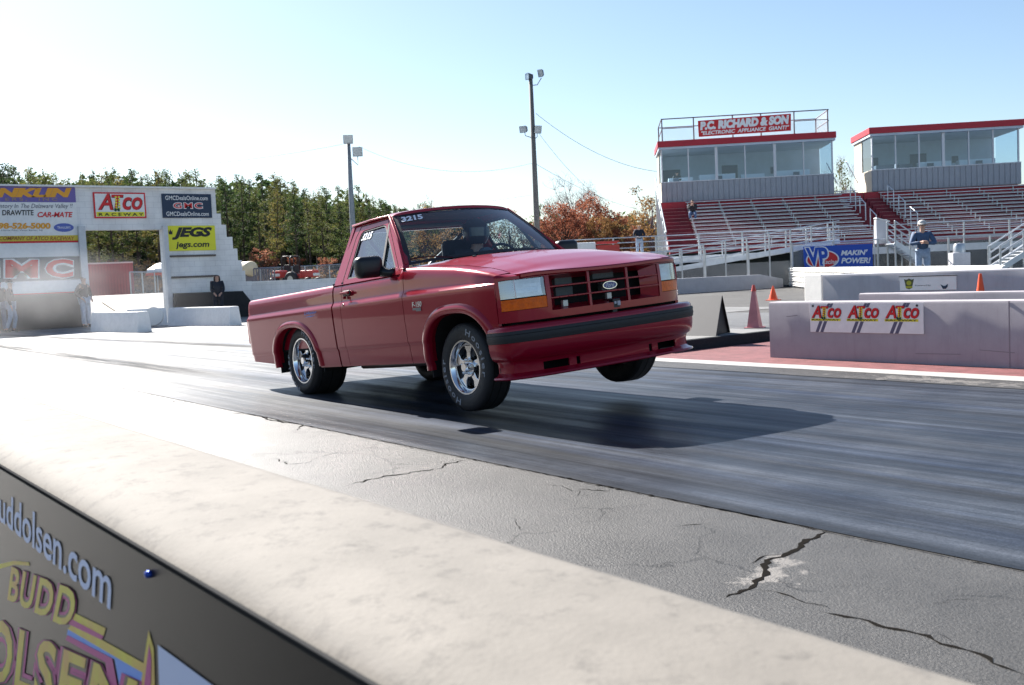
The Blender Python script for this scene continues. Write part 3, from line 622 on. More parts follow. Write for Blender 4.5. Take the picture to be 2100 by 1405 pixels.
# ================================================================== PICKUP TRUCK
TH, PS, RO, BPI, BZ = .029739, -.010552, .047567, .034411, -.051506
truck = thing('pickup_truck', 'dark red regular cab pickup truck lifting its front wheels off the drag lane', 'pickup truck')
_rot = Matrix.Rotation(PS, 4, 'Z') @ Matrix.Rotation(-TH, 4, 'Y')
truck.location = Matrix.Rotation(PS, 4, 'Z') @ (V((0, 0, .36))-Matrix.Rotation(-TH, 4, 'Y') @ V((0, 0, .36)))
truck.rotation_euler = _rot.to_euler()
def BM(p):
    x, y, z = p; y2 = y*cos(RO)-(z-.6)*sin(RO); z2 = .6+y*sin(RO)+(z-.6)*cos(RO)
    return (x, y2, z2+BPI*(x-1.5)+BZ)
def PAINT():
    m = mat('cherry_red_paint', (.29, .0018, .018), .28, .2, coat=.6, spec=.22); nt = m.node_tree; b = nt.nodes['Principled BSDF']
    tc = nt.nodes.new('ShaderNodeTexCoord'); n = nt.nodes.new('ShaderNodeTexNoise'); n.inputs['Scale'].default_value = 1.7; n.inputs['Detail'].default_value = 2
    nt.links.new(tc.outputs['Object'], n.inputs['Vector']); bp = nt.nodes.new('ShaderNodeBump'); bp.inputs['Strength'].default_value = .12; bp.inputs['Distance'].default_value = .010
    nt.links.new(n.outputs['Fac'], bp.inputs['Height']); nt.links.new(bp.outputs[0], b.inputs['Coat Normal'])
    return m
M_P = PAINT()
M_RUB = mat('black_rubber', (.018, .018, .020), .55, var=.15, vscale=20); M_TYRE = mat('tyre_rubber', (.016, .016, .017), .62, var=.25, vscale=14, bump=.3, bscale=60)
M_BLK = mat('black_plastic', (.010, .011, .014), .35); M_CHR = mat('polished_aluminium', (.80, .80, .80), .14, 1.0, var=.05, vscale=6); M_INT = mat('dark_interior', (.016, .017, .020), .85)
M_CHS = mat('chassis_black', (.008, .008, .008), .9); M_AMB = mat('amber_lens', (.95, .13, .0), .3, coat=.15, var=.25, vscale=30, bump=.5, bscale=90, spec=.3)
M_GLS = glassmat('window_glass', (.84, .90, .93), .05); M_CLR = glassmat('headlight_glass', (.92, .96, 1.0), .28, .06)
M_SGL = glassmat('side_glass', (.55, .70, .84), .20)
M_REFL = mat('reflector_silver', (.92, .95, 1.0), .32, .25, var=.25, vscale=16, bump=1, bscale=26); M_WTXT = mat('white_decal', (.85, .85, .88), .5)
def TB(b, name, m, parent=None, **k): b.xf(BM); return b.build(name, m, parent or truck, **k)
PROF = [(.40, .930), (.44, .946), (.50, .953), (.575, .960), (.585, .962), (.602, .972), (.65, .975), (.75, .980), (.85, .984), (.93, .986), (.985, .986), (.998, .984), (1.012, .974), (1.03, .964), (1.045, .961), (1.10, .958), (1.14, .953), (1.165, .946), (1.182, .936), (1.193, .922), (1.198, .905)]
def yprof(z):
    if z <= PROF[0][0]: return PROF[0][1]
    for (a, ya), (b, yb) in zip(PROF, PROF[1:]):
        if z <= b: return lerp(ya, yb, (z-a)/(b-a))
    return PROF[-1][1]
ARCH = {'f': (2.985, .36, .47, .45, 2.6), 'r': (-.03, .44, .50, .41, 2.4)}
def ztop(x):
    if x < 2.2: return 1.198
    P = [(2.2, 1.235), (2.5, 1.215), (3.0, 1.165), (3.3, 1.118), (3.45, 1.085), (3.56, 1.052)]
    for (a, za), (b, zb) in zip(P, P[1:]):
        if x <= b: return lerp(za, zb, (x-a)/(b-a))
    return P[-1][1]
def rho(x, z, k):
    xc, zc, a, b, n = ARCH[k]; dz = max(0, z-zc); return (abs((x-xc)/a)**n+(dz/b)**n)**(1/n)
def zb(x):
    s = .425
    if x < -.03: s = lerp(.475, .525, min(1, (-.5-x)/.7)) if x < -.5 else .475
    if x > 2.985: s = .60
    for k in 'fr':
        xc, zc, a, b, n = ARCH[k]; t = abs((x-xc)/a)
        if t < 1: s = max(s, zc+b*(1-t**n)**(1/n))
    return s
def Ys(x, z, zt):
    zz = z if z < .985 else .985+(z-.985)*(1.198-.985)/(zt-.985)
    y = yprof(zz)
    for k in 'fr':
        pass
    if x < -1.15: y -= .05*((-1.15-x)/.085)**2
    if x > 3.25: y -= .035*((x-3.25)/.3)**2
    return y
def xf(y): t = abs(y)/.94; return 3.745-.085*t**2-.115*t**7
def fx(y, z): return xf(y)-.012*sm(.85, 1.05, z)
def xsamp(x0, x1):
    X = set(); n = max(2, int((x1-x0)/.035))
    for i in range(n+1): X.add(round(lerp(x0, x1, i/n), 4))
    for k in 'fr':
        xc, a = ARCH[k][0], ARCH[k][2]
        for i in range(49):
            q = xc+a*1.0*sin(-pi/2+pi*i/48)
            if x0 < q < x1: X.add(round(q, 4))
        for e in (.0005, .004): 
            for s in (-1, 1):
                q = xc+s*(a+e)
                if x0 < q < x1: X.add(round(q, 4))
    return sorted(X)
def side_panel(name, x0, x1, s, inward, parent=None, lab=None):
    b = MB(); cols = []
    for x in xsamp(x0, x1):
        zt = ztop(x); zl = zb(x); base = [p[0] for p in PROF]+[.42, .47, .54, .70, .80, .89, .62, .72, .77, .82, .87, .91, .95]
        zs = sorted(set(z if z < .985 else .985+(z-.985)*(zt-.985)/(1.198-.985) for z in base))
        c = [(x, (Ys(x, zl, zt)-.07), zl+.012)]+[(x, Ys(x, max(z, zl), zt), max(z, zl)) for z in zs]+[(x, inward, zt+.004)]
        cols.append([b.vert((p[0], p[1]*s, p[2])) for p in c])
    for A, B in zip(cols, cols[1:]):
        for j in range(len(A)-1): b.face((A[j], B[j], B[j+1], A[j+1]))
    # closing lips at both ends
    for c, dx in ((cols[0], .004), (cols[-1], -.004)):
        inn = [b.vert((b.v[i][0]+dx, b.v[i][1]-s*.03, b.v[i][2])) for i in c]
        for j in range(len(c)-1): b.face((c[j], c[j+1], inn[j+1], inn[j]))
    o = TB(b, name, M_P, parent, auto=28, weld=True)
    return o
for s in (-1, 1):
    side_panel('bed_side', -1.235, .908, s, .86)
    side_panel('cab_corner', .935, 1.095, s, .86)
    dr = side_panel('door', 1.102, 2.236, s, .86)
    b = MB()
    if s < 0:
        b.box((1.235, s*.975, 1.102), (.13, .02, .05)); TB(b, 'handle_recess', M_BLK, dr, bevel=.008)
        b = MB(); b.box((1.235, s*.998, 1.106), (.15, .022, .022)); b.lathe([(0, s*1.0), (.012, s*1.0), (.012, s*.97)], 12, (1.20, 0, 1.065), 'y'); TB(b, 'door_handle', M_P, dr, bevel=.006)
        b = MB(); b.lathe([(0, s*.992), (.011, s*.992), (.011, s*.96)], 12, (1.16, 0, 1.0), 'y'); TB(b, 'door_lock', M_CHR, dr)
    side_panel('fender', 2.244, 3.535, s, .802)
    b = MB(); ycap = [.800, .83, .86, .885, .905, .925, .940]
    b.grid(lambda u, v: (lerp(3.528, fx(lerp(.800, .945, u), 1.03), v), s*lerp(.800, .945, u)*(1-.0*v), lerp(min(1.056, 1.058-.5*max(0, lerp(.8, .945, u)-.915)), 1.031, v**1.6)), 8, 6); TB(b, 'fender_cap', M_P, smooth=True)
    b = MB()
    for x, h in ((.925, .78), (1.0985, .78), (2.24, .80)): b = MB(); b.box((x, s*.925, .43+h/2), (.03, .03, h)); TB(b, 'panel_gap', M_CHS)
    for k in 'fr':      # wheel houses
        xc, zc, a, bb, n = ARCH[k]; b = MB()
        def fn(u, v):
            t = -pi/2*1.0+pi*u; c_, s_ = sin(t), cos(t)
            return (xc+a*1.02*(abs(c_)**(2/n))*(1 if c_ > 0 else -1), s*lerp(.925, .45, v), zc+bb*1.03*abs(s_)**(2/n))
        b.grid(fn, 24, 1)
        for q in (-1, 1): b.box((xc+q*a*1.03, s*.68, (zc+.46)/2), (.02, .48, max(.02, abs(zc-.46)+.12)))
        b.box((xc, s*.44, zc+.24), (a*2, .02, .42)); TB(b, 'wheel_housing', M_CHS, smooth=False)
    for k in 'fr':
        xc, zc, a, bb, n = ARCH[k]; b = MB(); zlow = {'f': .425, 'r': .455}[k]
        PF = [(.985, -.035), (.995, -.006), (1.0, .010), (1.010, .017), (1.03, .020), (1.07, .021), (1.11, .018), (1.135, .012), (1.15, .006), (1.165, .0), (1.18, -.010)]
        def fl(u, v):
            i = int(round(v*(len(PF)-1))); q, dy = PF[i]
            L_ = (zc-zlow)/bb; tt = lerp(-(pi/2), pi/2, u); 
            c_, s_ = sin(tt), cos(tt); e = 2/n
            x = xc+a*q*(abs(c_)**e)*(1 if c_ > 0 else -1); z = zc+bb*(1+(q-1)*1.0)*abs(s_)**e
            return (x, s*(Ys(x, min(z, ztop(x)-.03), ztop(x))+dy), z)
        us = [.5-.5*cos(pi*i/72) for i in range(73)]
        b.grid(fl, 0, 0, us=us, vs=[i/(len(PF)-1) for i in range(len(PF))])
        for sd in (-1, 1):
            if k == 'f' and sd > 0: zz1 = .60
            else: zz1 = zlow if sd > 0 or k == 'f' else .48
            def leg(u, v):
                i = int(round(v*(len(PF)-1))); q, dy = PF[i]; z = lerp(zc, zz1, u); x = xc+sd*a*q; return (x, s*(Ys(x, z, ztop(x))+dy), z)
            if zz1 < zc: b.grid(leg, 3, len(PF)-1)
        TB(b, 'arch_flare', M_P, auto=50, weld=True)
# bed: front wall, tailgate, floor, tail lamps
b = MB(); b.box((-1.215, 0, .86), (.05, 1.80, .66)); TB(b, 'tailgate', M_P, bevel=.02)
b = MB(); b.box((.87, 0, .85), (.05, 1.78, .68)); TB(b, 'bed_front_wall', M_P, bevel=.01)
b = MB(); b.box((-.15, 0, .62), (2.1, 1.74, .04)); TB(b, 'bed_floor', M_CHS)
b = MB(); b.box((-.17, .86, .9), (2.04, .03, .56)); TB(b, 'bed_liner', M_P); b = MB(); b.box((-.17, -.86, .9), (2.04, .03, .56)); TB(b, 'bed_liner', M_P)
for s in (-1, 1):
    b = MB(); b.box((-1.212, s*.925, .86), (.06, .075, .27)); TB(b, 'tail_lamp', mat('tail_lamp_red', (.55, .01, .01), .15, coat=.5), bevel=.008)
# ---- hood
def hoodz(x, y):
    P = [(2.12, 1.292), (2.3, 1.288), (2.6, 1.272), (3.0, 1.232), (3.3, 1.180), (3.5, 1.128), (3.62, 1.088), (3.70, 1.062), (3.77, 1.035)]
    for (a, za), (c, zc) in zip(P, P[1:]):
        if x <= c: z = lerp(za, zc, (x-a)/(c-a)); break
    else: z = P[-1][1]
    ys = min(1, abs(y)/.80); zt = ztop(min(3.56, x)) - .0 if x > 2.2 else 1.237
    edge = (zt+.006 if x < 3.5 else lerp(zt+.006, 1.045, sm(3.5, 3.62, x)))
    f = ys**2.2
    z = lerp(z, min(z, edge), f)
    return z - .010*sm(.50, .60, abs(y))*(1-f)*sm(3.7, 3.4, x)
def hx(u, y):
    x0 = 2.34-.17*(y/.86)**2; x1 = xf(y)+.012
    return lerp(x0, x1, u)
b = MB()
us = [i/40 for i in range(41)]
ysl = [-.797, -.79, -.77, -.73, -.67, -.61, -.585, -.56, -.53, -.50, -.46, -.4, -.3, -.2, -.1, 0]; ysl = ysl+[-q for q in ysl[-2::-1]]
g = [[b.vert((hx(u, y), y, hoodz(hx(u, y), y))) for y in ysl] for u in us]
lip = [[b.vert((hx(1, y)+dx, y, hoodz(hx(1, y), y)+dz)) for y in ysl] for dx, dz in ((.008, -.010), (.008, -.028), (-.004, -.036), (-.05, -.036))]
rows = g+lip
for A, B in zip(rows, rows[1:]):
    for j in range(len(A)-1): b.face((A[j], B[j], B[j+1], A[j+1]))
for j in (0, len(ysl)-1):
    ed = [(r[j], b.vert((b.v[r[j]][0], b.v[r[j]][1]*.99, b.v[r[j]][2]-.03))) for r in g]
    for p, q in zip(ed, ed[1:]): b.face((p[0], q[0], q[1], p[1]))
hood = TB(b, 'hood', M_P, auto=30)
b = MB(); b.box((2.85, 0, .98), (1.15, 1.50, .10)); b.box((2.75, .79, 1.05), (.95, .04, .08)); b.box((2.75, -.79, 1.05), (.95, .04, .08)); TB(b, 'engine_bay', M_CHS)
for s in (-.42, .25):
    b = MB(); b.lathe([(0, .014), (.018, .010), (.02, 0)], 10, (2.55, s, hoodz(2.55, s))); TB(b, 'washer_nozzle', M_BLK, hood)
b = MB(); b.grid(lambda u, v: (lerp(2.30-.17*(lerp(-1, 1, v))**2, 2.36-.17*(lerp(-1, 1, v))**2, u), lerp(-.86, .86, v), lerp(1.275, 1.270, u)-.04*lerp(-1, 1, v)**2), 2, 16); TB(b, 'cowl', M_BLK, smooth=True)
for s in (.05, -.55):
    b = MB(); b.tube([(2.34, s+.05, 1.285), (2.29, s-.15, 1.312), (2.24, s-.42+.1, 1.305)], .006, 6); TB(b, 'wiper', M_BLK)
# ---- fascia around lamps and grille
b = MB(); YB = [0, .10, .185, .215, .35, .45, .565, .60, .66, .72, .78, .83, .87, .90, .925, .945]; YB = sorted([-q for q in YB[1:]]+YB); ZB = [.690, .715, .745, .775, .80, .865, .94, 1.008, 1.030]
for i in range(len(YB)-1):
    for j in range(len(ZB)-1):
        yc, zc = (YB[i]+YB[i+1])/2, (ZB[j]+ZB[j+1])/2; ay = abs(yc)
        if ay > .60 and ay < .93 and .775 < zc < 1.008: continue
        if ay < .565 and .745 < zc < 1.008: continue
        q = [(YB[i], ZB[j]), (YB[i+1], ZB[j]), (YB[i+1], ZB[j+1]), (YB[i], ZB[j+1])]
        b.face([b.vert((fx(y, z), y, z)) for y, z in q])
o = TB(b, 'front_panel', M_P, weld=True, auto=35); md = o.modifiers.new('s', 'SOLIDIFY'); md.thickness = .035; md.offset = 1 if False else -1
gr = MB()
for y in (-.2, .2): gr.bar((fx(y, .74)-.012, y, .740), (fx(y, 1.0)-.012, y, 1.012), .024, .022, up=(1, 0, 0))
for z in (.838, .922):
    pts = [(fx(y, z)-.016, y, z) for y in [lerp(-.57, .57, i/14) for i in range(15)]]
    for a, c in zip(pts, pts[1:]): gr.bar(a, c, .026, .014)
grille = TB(gr, 'grille', M_P, bevel=.004)
b = MB(); ring = [(.565, .745), (.565, 1.008), (-.565, 1.008), (-.565, .745)]
for (y0, z0), (y1, z1) in zip(ring, ring[1:]+ring[:1]):
    N = 10
    for i in range(N):
        ya, yb = lerp(y0, y1, i/N), lerp(y0, y1, (i+1)/N); za, zz = lerp(z0, z1, i/N), lerp(z0, z1, (i+1)/N)
        k = .80; zc = .876
        b.face([b.vert((fx(ya, za)-.01, ya, za)), b.vert((fx(yb, zz)-.01, yb, zz)), b.vert((fx(yb*k, zz)-.12, yb*k, zc+(zz-zc)*.74)), b.vert((fx(ya*k, za)-.12, ya*k, zc+(za-zc)*.74))])
TB(b, 'grille_shell', M_P, grille)
b = MB(); b.box((3.50, 0, .86), (.03, 1.25, .40)); TB(b, 'radiator', M_CHS)
M_CORE = mat('cooler_core', (.11, .12, .115), .6, .4, bump=.6, bscale=120)
for (y, z, wy, wz, x) in ((-.36, .965, .17, .075, 3.60), (-.36, .875, .17, .07, 3.60), (.03, .975, .22, .07, 3.62), (.10, .87, .16, .08, 3.60)):
    b = MB(); b.box((x, y, z), (.05, wy, wz)); TB(b, 'cooler', M_CORE, grille, bevel=.006)
M_ABR = mat('aluminium_bracket', (.55, .56, .54), .4, .6)
for q in ((3.66, -.40, .785), (3.66, .05, .80)): b = MB(); b.box(q, (.03, .048, .05)); TB(b, 'bracket', M_ABR, grille, bevel=.004)
b = MB(); b.box((3.72, .055, .735), (.05, .075, .075)); b.box((3.70, .045, .69), (.06, .05, .08)); TB(b, 'connector', M_BLK, grille, bevel=.006)
b = MB(); b.box((3.748, .075, .735), (.006, .03, .035)); b.box((3.748, .038, .742), (.006, .02, .02)); TB(b, 'connector_face', mat('grey_connector', (.45, .45, .5), .4), grille)
# oval badge
po = Plane((fx(0, .885)+.004, 0, .883), (0, 1, 0), (0, 0, 1), (1, 0, 0))
bd_ = MB(); bd_.prism([(.074*cos(2*pi*i/32), .031*sin(2*pi*i/32)) for i in range(32)], (fx(0, .88)-.012, .0, .883), (0, 1, 0), (0, 0, 1), (1, 0, 0), .016)
badge = TB(bd_, 'oval_badge', M_CHR, grille)
b = MB(); ell(b, po, 0, 0, .067, .026, .0012); TB(b, 'badge_face', mat('badge_blue', (.01, .04, .22), .2, coat=.5), badge)
b = MB(); letters(b, po, 'Ford', (-.044, -.015, .044, .017), .0024, bold=.0, shear=.35); TB(b, 'lettering', WHITE, badge)
# head lamps and turn signals
for s in (-1, 1):
    hl = MB(); YY = [.605, .66, .72, .77, .80, .83, .86, .885, .905, .925]
    def strip(b, z0, z1, off, ylist, n=4):
        g = [[b.vert((fx(y, z)-off, s*y, z)) for z in [lerp(z0, z1, k/n) for k in range(n+1)]] for y in ylist]
        for A, B in zip(g, g[1:]):
            for j in range(n): b.face((A[j], B[j], B[j+1], A[j+1]))
    strip(hl, .868, 1.004, .006, YY); lamp = TB(hl, 'headlight', M_CLR, smooth=True)
    b = MB()
    for j in range(8):
        z0, z1 = lerp(.868, 1.004, j/8), lerp(.868, 1.004, (j+1)/8)
        b.poly([(fx(.83, z0)-.018, s*.83, z0), (fx(.92, z0)-.018, s*.92, z0), (fx(.92, z1)-.028, s*.92, z1), (fx(.83, z1)-.028, s*.83, z1)])
    TB(b, 'side_reflector', mat('ribbed_white', (.75, .77, .80), .3, .2), lamp)
    b = MB()
    for i in range(7):
        for j in range(4):
            y0, y1 = lerp(.61, .82, i/7), lerp(.61, .82, (i+1)/7); z0, z1 = lerp(.87, 1.0, j/4), lerp(.87, 1.0, (j+1)/4)
            d_ = lambda y, z: .03+.05*(1-((y-.715)/.12)**2)*(1-((z-.935)/.08)**2)
            b.poly([(fx(y, z)-d_(y, z), s*y, z) for y, z in ((y0, z0), (y1, z0), (y1, z1), (y0, z1))])
    TB(b, 'reflector', M_REFL, lamp)
    b = MB(); b.poly([(fx(y, z)-.010, s*y, z) for y, z in ((.822, .868), (.830, .868), (.830, 1.004), (.822, 1.004))]); TB(b, 'divider', M_P, lamp)
    b = MB(); strip(b, .778, .860, .004, [.600]+YY, 3); ts = TB(b, 'turn_signal', M_AMB, smooth=True)
    b = MB(); b.box((3.50, s*.74, .89), (.03, .30, .22)); TB(b, 'lamp_housing', M_CHS)
# ---- bumper, rub strip and air dam
def bpath(n=60, inset=0.0):
    P = []
    for i in range(n+1):
        a = lerp(-1, 1, i/n); y = .985*(1 if a > 0 else -1)*(1-(1-abs(a))**1.15)
        t = min(1, abs(y)/.985); x = 3.815-.075*t**2-.10*t**8
        P.append((x, y))
    P = [(3.44, -.985), (3.52, -.988), (3.60, -.988)]+[p for p in P if abs(p[1]) < .982]+[(3.60, .988), (3.52, .988), (3.44, .985)]
    return P
BP = bpath()
def sweep(b, prof, skip=None, path=BP):
    rows = []
    for i, (x, y) in enumerate(path):
        a, c = path[max(0, i-1)], path[min(len(path)-1, i+1)]; tx, ty = c[0]-a[0], c[1]-a[1]; l = sqrt(tx*tx+ty*ty); nx, ny = ty/l, -tx/l
        rows.append([b.vert((x+nx*o, y+ny*o, z)) for o, z in prof])
    for i, (A, B) in enumerate(zip(rows, rows[1:])):
        for j in range(len(prof)-1):
            if skip and skip((path[i][1]+path[i+1][1])/2, (prof[j][1]+prof[j+1][1])/2): continue
            b.face((A[j], B[j], B[j+1], A[j+1]))
b = MB(); sweep(b, [(-.16, .672), (-.03, .668), (-.012, .662), (0, .648), (.004, .63), (.006, .53), (.004, .50), (-.004, .455), (-.022, .42), (-.045, .405)]); bmp = TB(b, 'front_bumper', M_P, auto=40)
b = MB(); sweep(b, [(.0, .630), (.014, .626), (.018, .606), (.014, .601), (.018, .578), (.014, .562), (.012, .545), (0, .540)]); TB(b, 'rub_strip', M_RUB, bmp, auto=40)
sk = lambda y, z: .318 < z < .372 and (.48 < abs(y) < .70 or .36 < abs(y) < .42)
b = MB(); sweep(b, [(-.048, .410), (-.060, .395), (-.066, .374), (-.066, .316), (-.045, .298), (-.018, .288), (-.012, .276), (-.02, .268), (-.12, .266)], sk); dam = TB(b, 'air_dam', M_P, bmp, auto=40)
md = dam.modifiers.new('s', 'SOLIDIFY'); md.thickness = .015; md.offset = -1
b = MB(); b.box((3.45, 0, .35), (.03, 1.5, .13)); b.box((3.52, 0, .64), (.10, 1.7, .10)); TB(b, 'bumper_frame', M_CHS)
# ---- cab
def ys_(z): return .938-.525*(z-1.2)
from mathutils.geometry import tessellate_polygon
def ring_mesh(outer, inner, f3, th, name, m, parent=None):
    loops = [outer, inner]; allp = outer+inner; tris = tessellate_polygon([[V((a, c, 0)) for a, c in l] for l in loops])
    b = MB(); A = [b.vert(f3(a, c, 0)) for a, c in allp]; B = [b.vert(f3(a, c, th)) for a, c in allp]
    for t in tris: b.face([A[i] for i in t]); b.face([B[i] for i in t][::-1])
    o = 0
    for l in loops:
        n = len(l)
        for i in range(n): j = (i+1) % n; b.face((A[o+i], A[o+j], B[o+j], B[o+i]))
        o += n
    return TB(b, name, m, parent, auto=30)
OUT = [(.935, 1.19), (.925, 1.40), (.915, 1.62), (.925, 1.70), (.96, 1.738), (1.02, 1.748), (1.58, 1.748), (1.66, 1.735), (2.18, 1.262), (2.20, 1.235), (2.20, 1.19)]
INN = [(1.175, 1.232), (1.135, 1.60), (1.145, 1.645), (1.18, 1.668), (1.545, 1.676), (1.60, 1.664), (2.055, 1.262), (2.06, 1.24), (2.04, 1.232)]
INB = [(1.19, 1.245), (1.152, 1.60), (1.16, 1.635), (1.19, 1.653), (1.545, 1.661), (1.59, 1.650), (2.03, 1.262), (2.035, 1.25), (2.02, 1.245)]
cab_parts = []
for s in (-1, 1):
    ring_mesh(OUT, INN, lambda a, c, t: (a, s*(ys_(c)-t), c), .06, 'cab_pillar_frame', M_P)
    ring_mesh(INN, INB, lambda a, c, t: (a, s*(ys_(c)-.004-t), c), .02, 'window_seal', M_RUB)
    b = MB(); b.poly([(a, s*(ys_(c)-.018), c) for a, c in INB]); TB(b, 'side_window', M_SGL)
    b = MB(); b.bar((1.655, s*(ys_(1.665)-.012), 1.668), (1.815, s*(ys_(1.24)-.012), 1.24), .02, .03, up=(1, 0, 0)); TB(b, 'window_divider', M_RUB)
    # door shut lines in the pillar
    b = MB()
    for p, q in (((1.10, 1.20), (1.062, 1.62)), ((1.062, 1.62), (1.10, 1.712)), ((1.10, 1.712), (1.60, 1.716)), ((1.60, 1.716), (2.14, 1.225))): b.bar((p[0], s*(ys_(p[1])+.0005), p[1]), (q[0], s*(ys_(q[1])+.0005), q[1]), .003, .006, up=(0, 0, 1) if abs(q[0]-p[0]) > .2 else (1, 0, 0))
    TB(b, 'door_gap', M_CHS)
# roof
b = MB(); ru = [i/12 for i in range(13)]; rv = [-1, -.985, -.96, -.92, -.85, -.7, -.5, -.25, 0, .25, .5, .7, .85, .92, .96, .985, 1]
def roof(u, v):
    x1 = 1.775-.125*v*v; x = lerp(.915, x1, u); y = v*.672
    z = 1.802-.030*v*v-.034*abs(v)**14-.014*(abs(2*u-1))**4-.03*sm(.0, .05, .05-u if u < .05 else 0)
    return (x, y, z)
b.grid(roof, 0, 0, us=[0, .01, .03, .08, .2, .35, .5, .65, .8, .9, .96, .985, 1], vs=rv)
n_ = len(b.v); nv = len(rv)
for base, dx in ((12*nv, .004), (0, -.004)):
    row = list(range(base, base+nv)); low = [b.vert((b.v[i][0]+dx, b.v[i][1], b.v[i][2]-.030)) for i in row]; lw2 = [b.vert((b.v[i][0]+dx-(.05 if base else -.05), b.v[i][1], b.v[i][2]-.034)) for i in row]
    for j in range(nv-1): b.face((row[j], row[j+1], low[j+1], low[j])); b.face((low[j], low[j+1], lw2[j+1], lw2[j]))
TB(b, 'roof', M_P, auto=35)
b = MB(); b.grid(lambda u, v: (lerp(.96, 1.68, u), lerp(-.63, .63, v), 1.745-.02*(2*v-1)**2), 4, 6); TB(b, 'headliner', mat('headliner_grey', (.10, .10, .10), .9))
for s in (-1, 1):
    b = MB(); b.tube([(.93, s*.672, 1.742), (1.3, s*.672, 1.749), (1.63, s*.668, 1.746), (1.9, s*.765, 1.513), (2.17, s*.868, 1.268)], [.010, .010, .011, .013, .014], 8); TB(b, 'drip_rail', M_P, smooth=True)
# windshield
def wsp(u, v, off=0):
    uu = 2*u-1
    x = lerp(2.33-.175*uu*uu, 1.765-.120*uu*uu, v)+.02*sin(pi*v); y = uu*lerp(.862, .655, v); z = lerp(1.292-.040*uu*uu, 1.768-.028*uu*uu, v)+.012*sin(pi*v)
    return (x+off*.62, y, z+off*.78)
b = MB(); b.grid(wsp, 20, 8); ws = TB(b, 'windshield', M_GLS, smooth=True)
b = MB(); N = 24
def band(b, f0, f1, n, off=.003):
    for i in range(n):
        a, c = i/n, (i+1)/n; b.face([b.vert(wsp(*f0(a), off)), b.vert(wsp(*f0(c), off)), b.vert(wsp(*f1(c), off)), b.vert(wsp(*f1(a), off))])
band(b, lambda t: (t, .955), lambda t: (t, 1.0), N); band(b, lambda t: (t, 0), lambda t: (t, .05), N)
band(b, lambda t: (0, t), lambda t: (.028, t), 8); band(b, lambda t: (1, t), lambda t: (.972, t), 8); TB(b, 'windshield_seal', M_RUB, ws)
b = MB(); vs, fs = text2d('3215', .04, .15); x0 = min(a for a, _ in vs); x1 = max(a for a, _ in vs); y0 = min(c for _, c in vs); y1 = max(c for _, c in vs); bs = len(b.v)
for (a, c) in vs: b.vert(wsp(lerp(.045, .190, (a-x0)/(x1-x0)), lerp(.815, .925, (c-y0)/(y1-y0)), .006))
for f in fs: b.face([bs+i for i in f])
TB(b, 'race_number', M_WTXT, ws)
for s in (-1,):
    b = MB(); bs = 0
    for (a, c) in vs:
        z = lerp(1.575, 1.645, (c-y0)/(y1-y0)); x = lerp(1.165, 1.36, (a-x0)/(x1-x0)); b.vert((x, s*(ys_(z)-.010), z))
    for f in fs: b.face(f)
    TB(b, 'race_number', M_WTXT)
# A pillars
for s in (-1, 1):
    b = MB(); u = 0 if s < 0 else 1; p0, p1 = V(wsp(u, 0)), V(wsp(u, 1))
    n = 8
    for k in range(n):
        va, vb = k/n, (k+1)/n; a, c = V(wsp(u, va)), V(wsp(u, vb))
        za, zc = a.z+.004, c.z+.004
        b.face([b.vert(a+V((.006, 0, .006))), b.vert(c+V((.006, 0, .006))), b.vert((c.x-.055, s*(ys_(c.z)+.003), c.z-.006)), b.vert((a.x-.055, s*(ys_(a.z-.01)+.003), a.z-.02))])
    TB(b, 'windshield_pillar', M_P, smooth=True, weld=True)
# rear cab wall
ring_mesh([(-.93, 1.19), (.93, 1.19), (.66, 1.75), (-.66, 1.75)], [(-.68, 1.30), (.68, 1.30), (.60, 1.66), (-.60, 1.66)], lambda a, c, t: (.925+t, a, c), .05, 'rear_cab_wall', M_P)
b = MB(); b.poly([(.95, -.68, 1.30), (.95, .68, 1.30), (.95, .60, 1.66), (.95, -.60, 1.66)]); TB(b, 'rear_window', M_GLS)
b = MB(); b.box((.95, 0, .82), (.05, 1.80, .76)); TB(b, 'rear_cab_wall', M_P)
# interior
b = MB(); b.box((1.6, 0, .55), (1.3, 1.7, .05)); TB(b, 'cab_floor', M_INT)
b = MB(); b.box((2.12, 0, 1.12), (.30, 1.62, .20)); b.box((2.02, .40, 1.22), (.18, .36, .06)); TB(b, 'dashboard', M_INT, bevel=.04)
for s in (-1, 1):
    b = MB(); b.box((1.65, s*.86, 1.0), (1.05, .04, .42)); TB(b, 'door_trim', M_INT)
for y, h in ((.40, 1.52), (-.40, 1.28)):
    b = MB(); b.box((1.17, y, (h+.75)/2), (.14, .46, h-.75)); b.box((1.42, y, .80), (.48, .48, .16)); TB(b, 'seat', M_INT, bevel=.05)
b = MB(); b.tube([(1.02, -.72, .9), (1.02, -.62, 1.60), (1.02, -.5, 1.69), (1.02, .5, 1.69), (1.02, .62, 1.60), (1.02, .72, .9)], .022, 10); b.tube([(1.04, .55, 1.62), (1.04, -.45, .95)], .020, 8); b.tube([(1.04, -.58, 1.60), (1.9, -.60, .9)], .018, 8); TB(b, 'roll_bar', mat('grey_roll_bar', (.20, .22, .24), .4, .3), smooth=True)
b = MB()
for i in range(25):
    pass
b.tube([(1.86+.05*sin(2*pi*i/24)*-1, .40+.19*cos(2*pi*i/24), 1.22+.18*sin(2*pi*i/24)) for i in range(25)], .014, 6, cap=False); b.tube([(1.86, .22, 1.22), (1.86, .58, 1.22)], .012, 6); b.tube([(1.86, .4, 1.22), (2.05, .4, 1.12)], .02, 8); TB(b, 'steering_wheel', M_BLK, smooth=True)
b = MB(); b.lathe([(0, .02), (.055, .02), (.062, 0), (.062, -.06)], 20, (1.98, .12, 1.31), 'x'); TB(b, 'tachometer', mat('gauge_grey', (.08, .10, .12), .2), smooth=True)
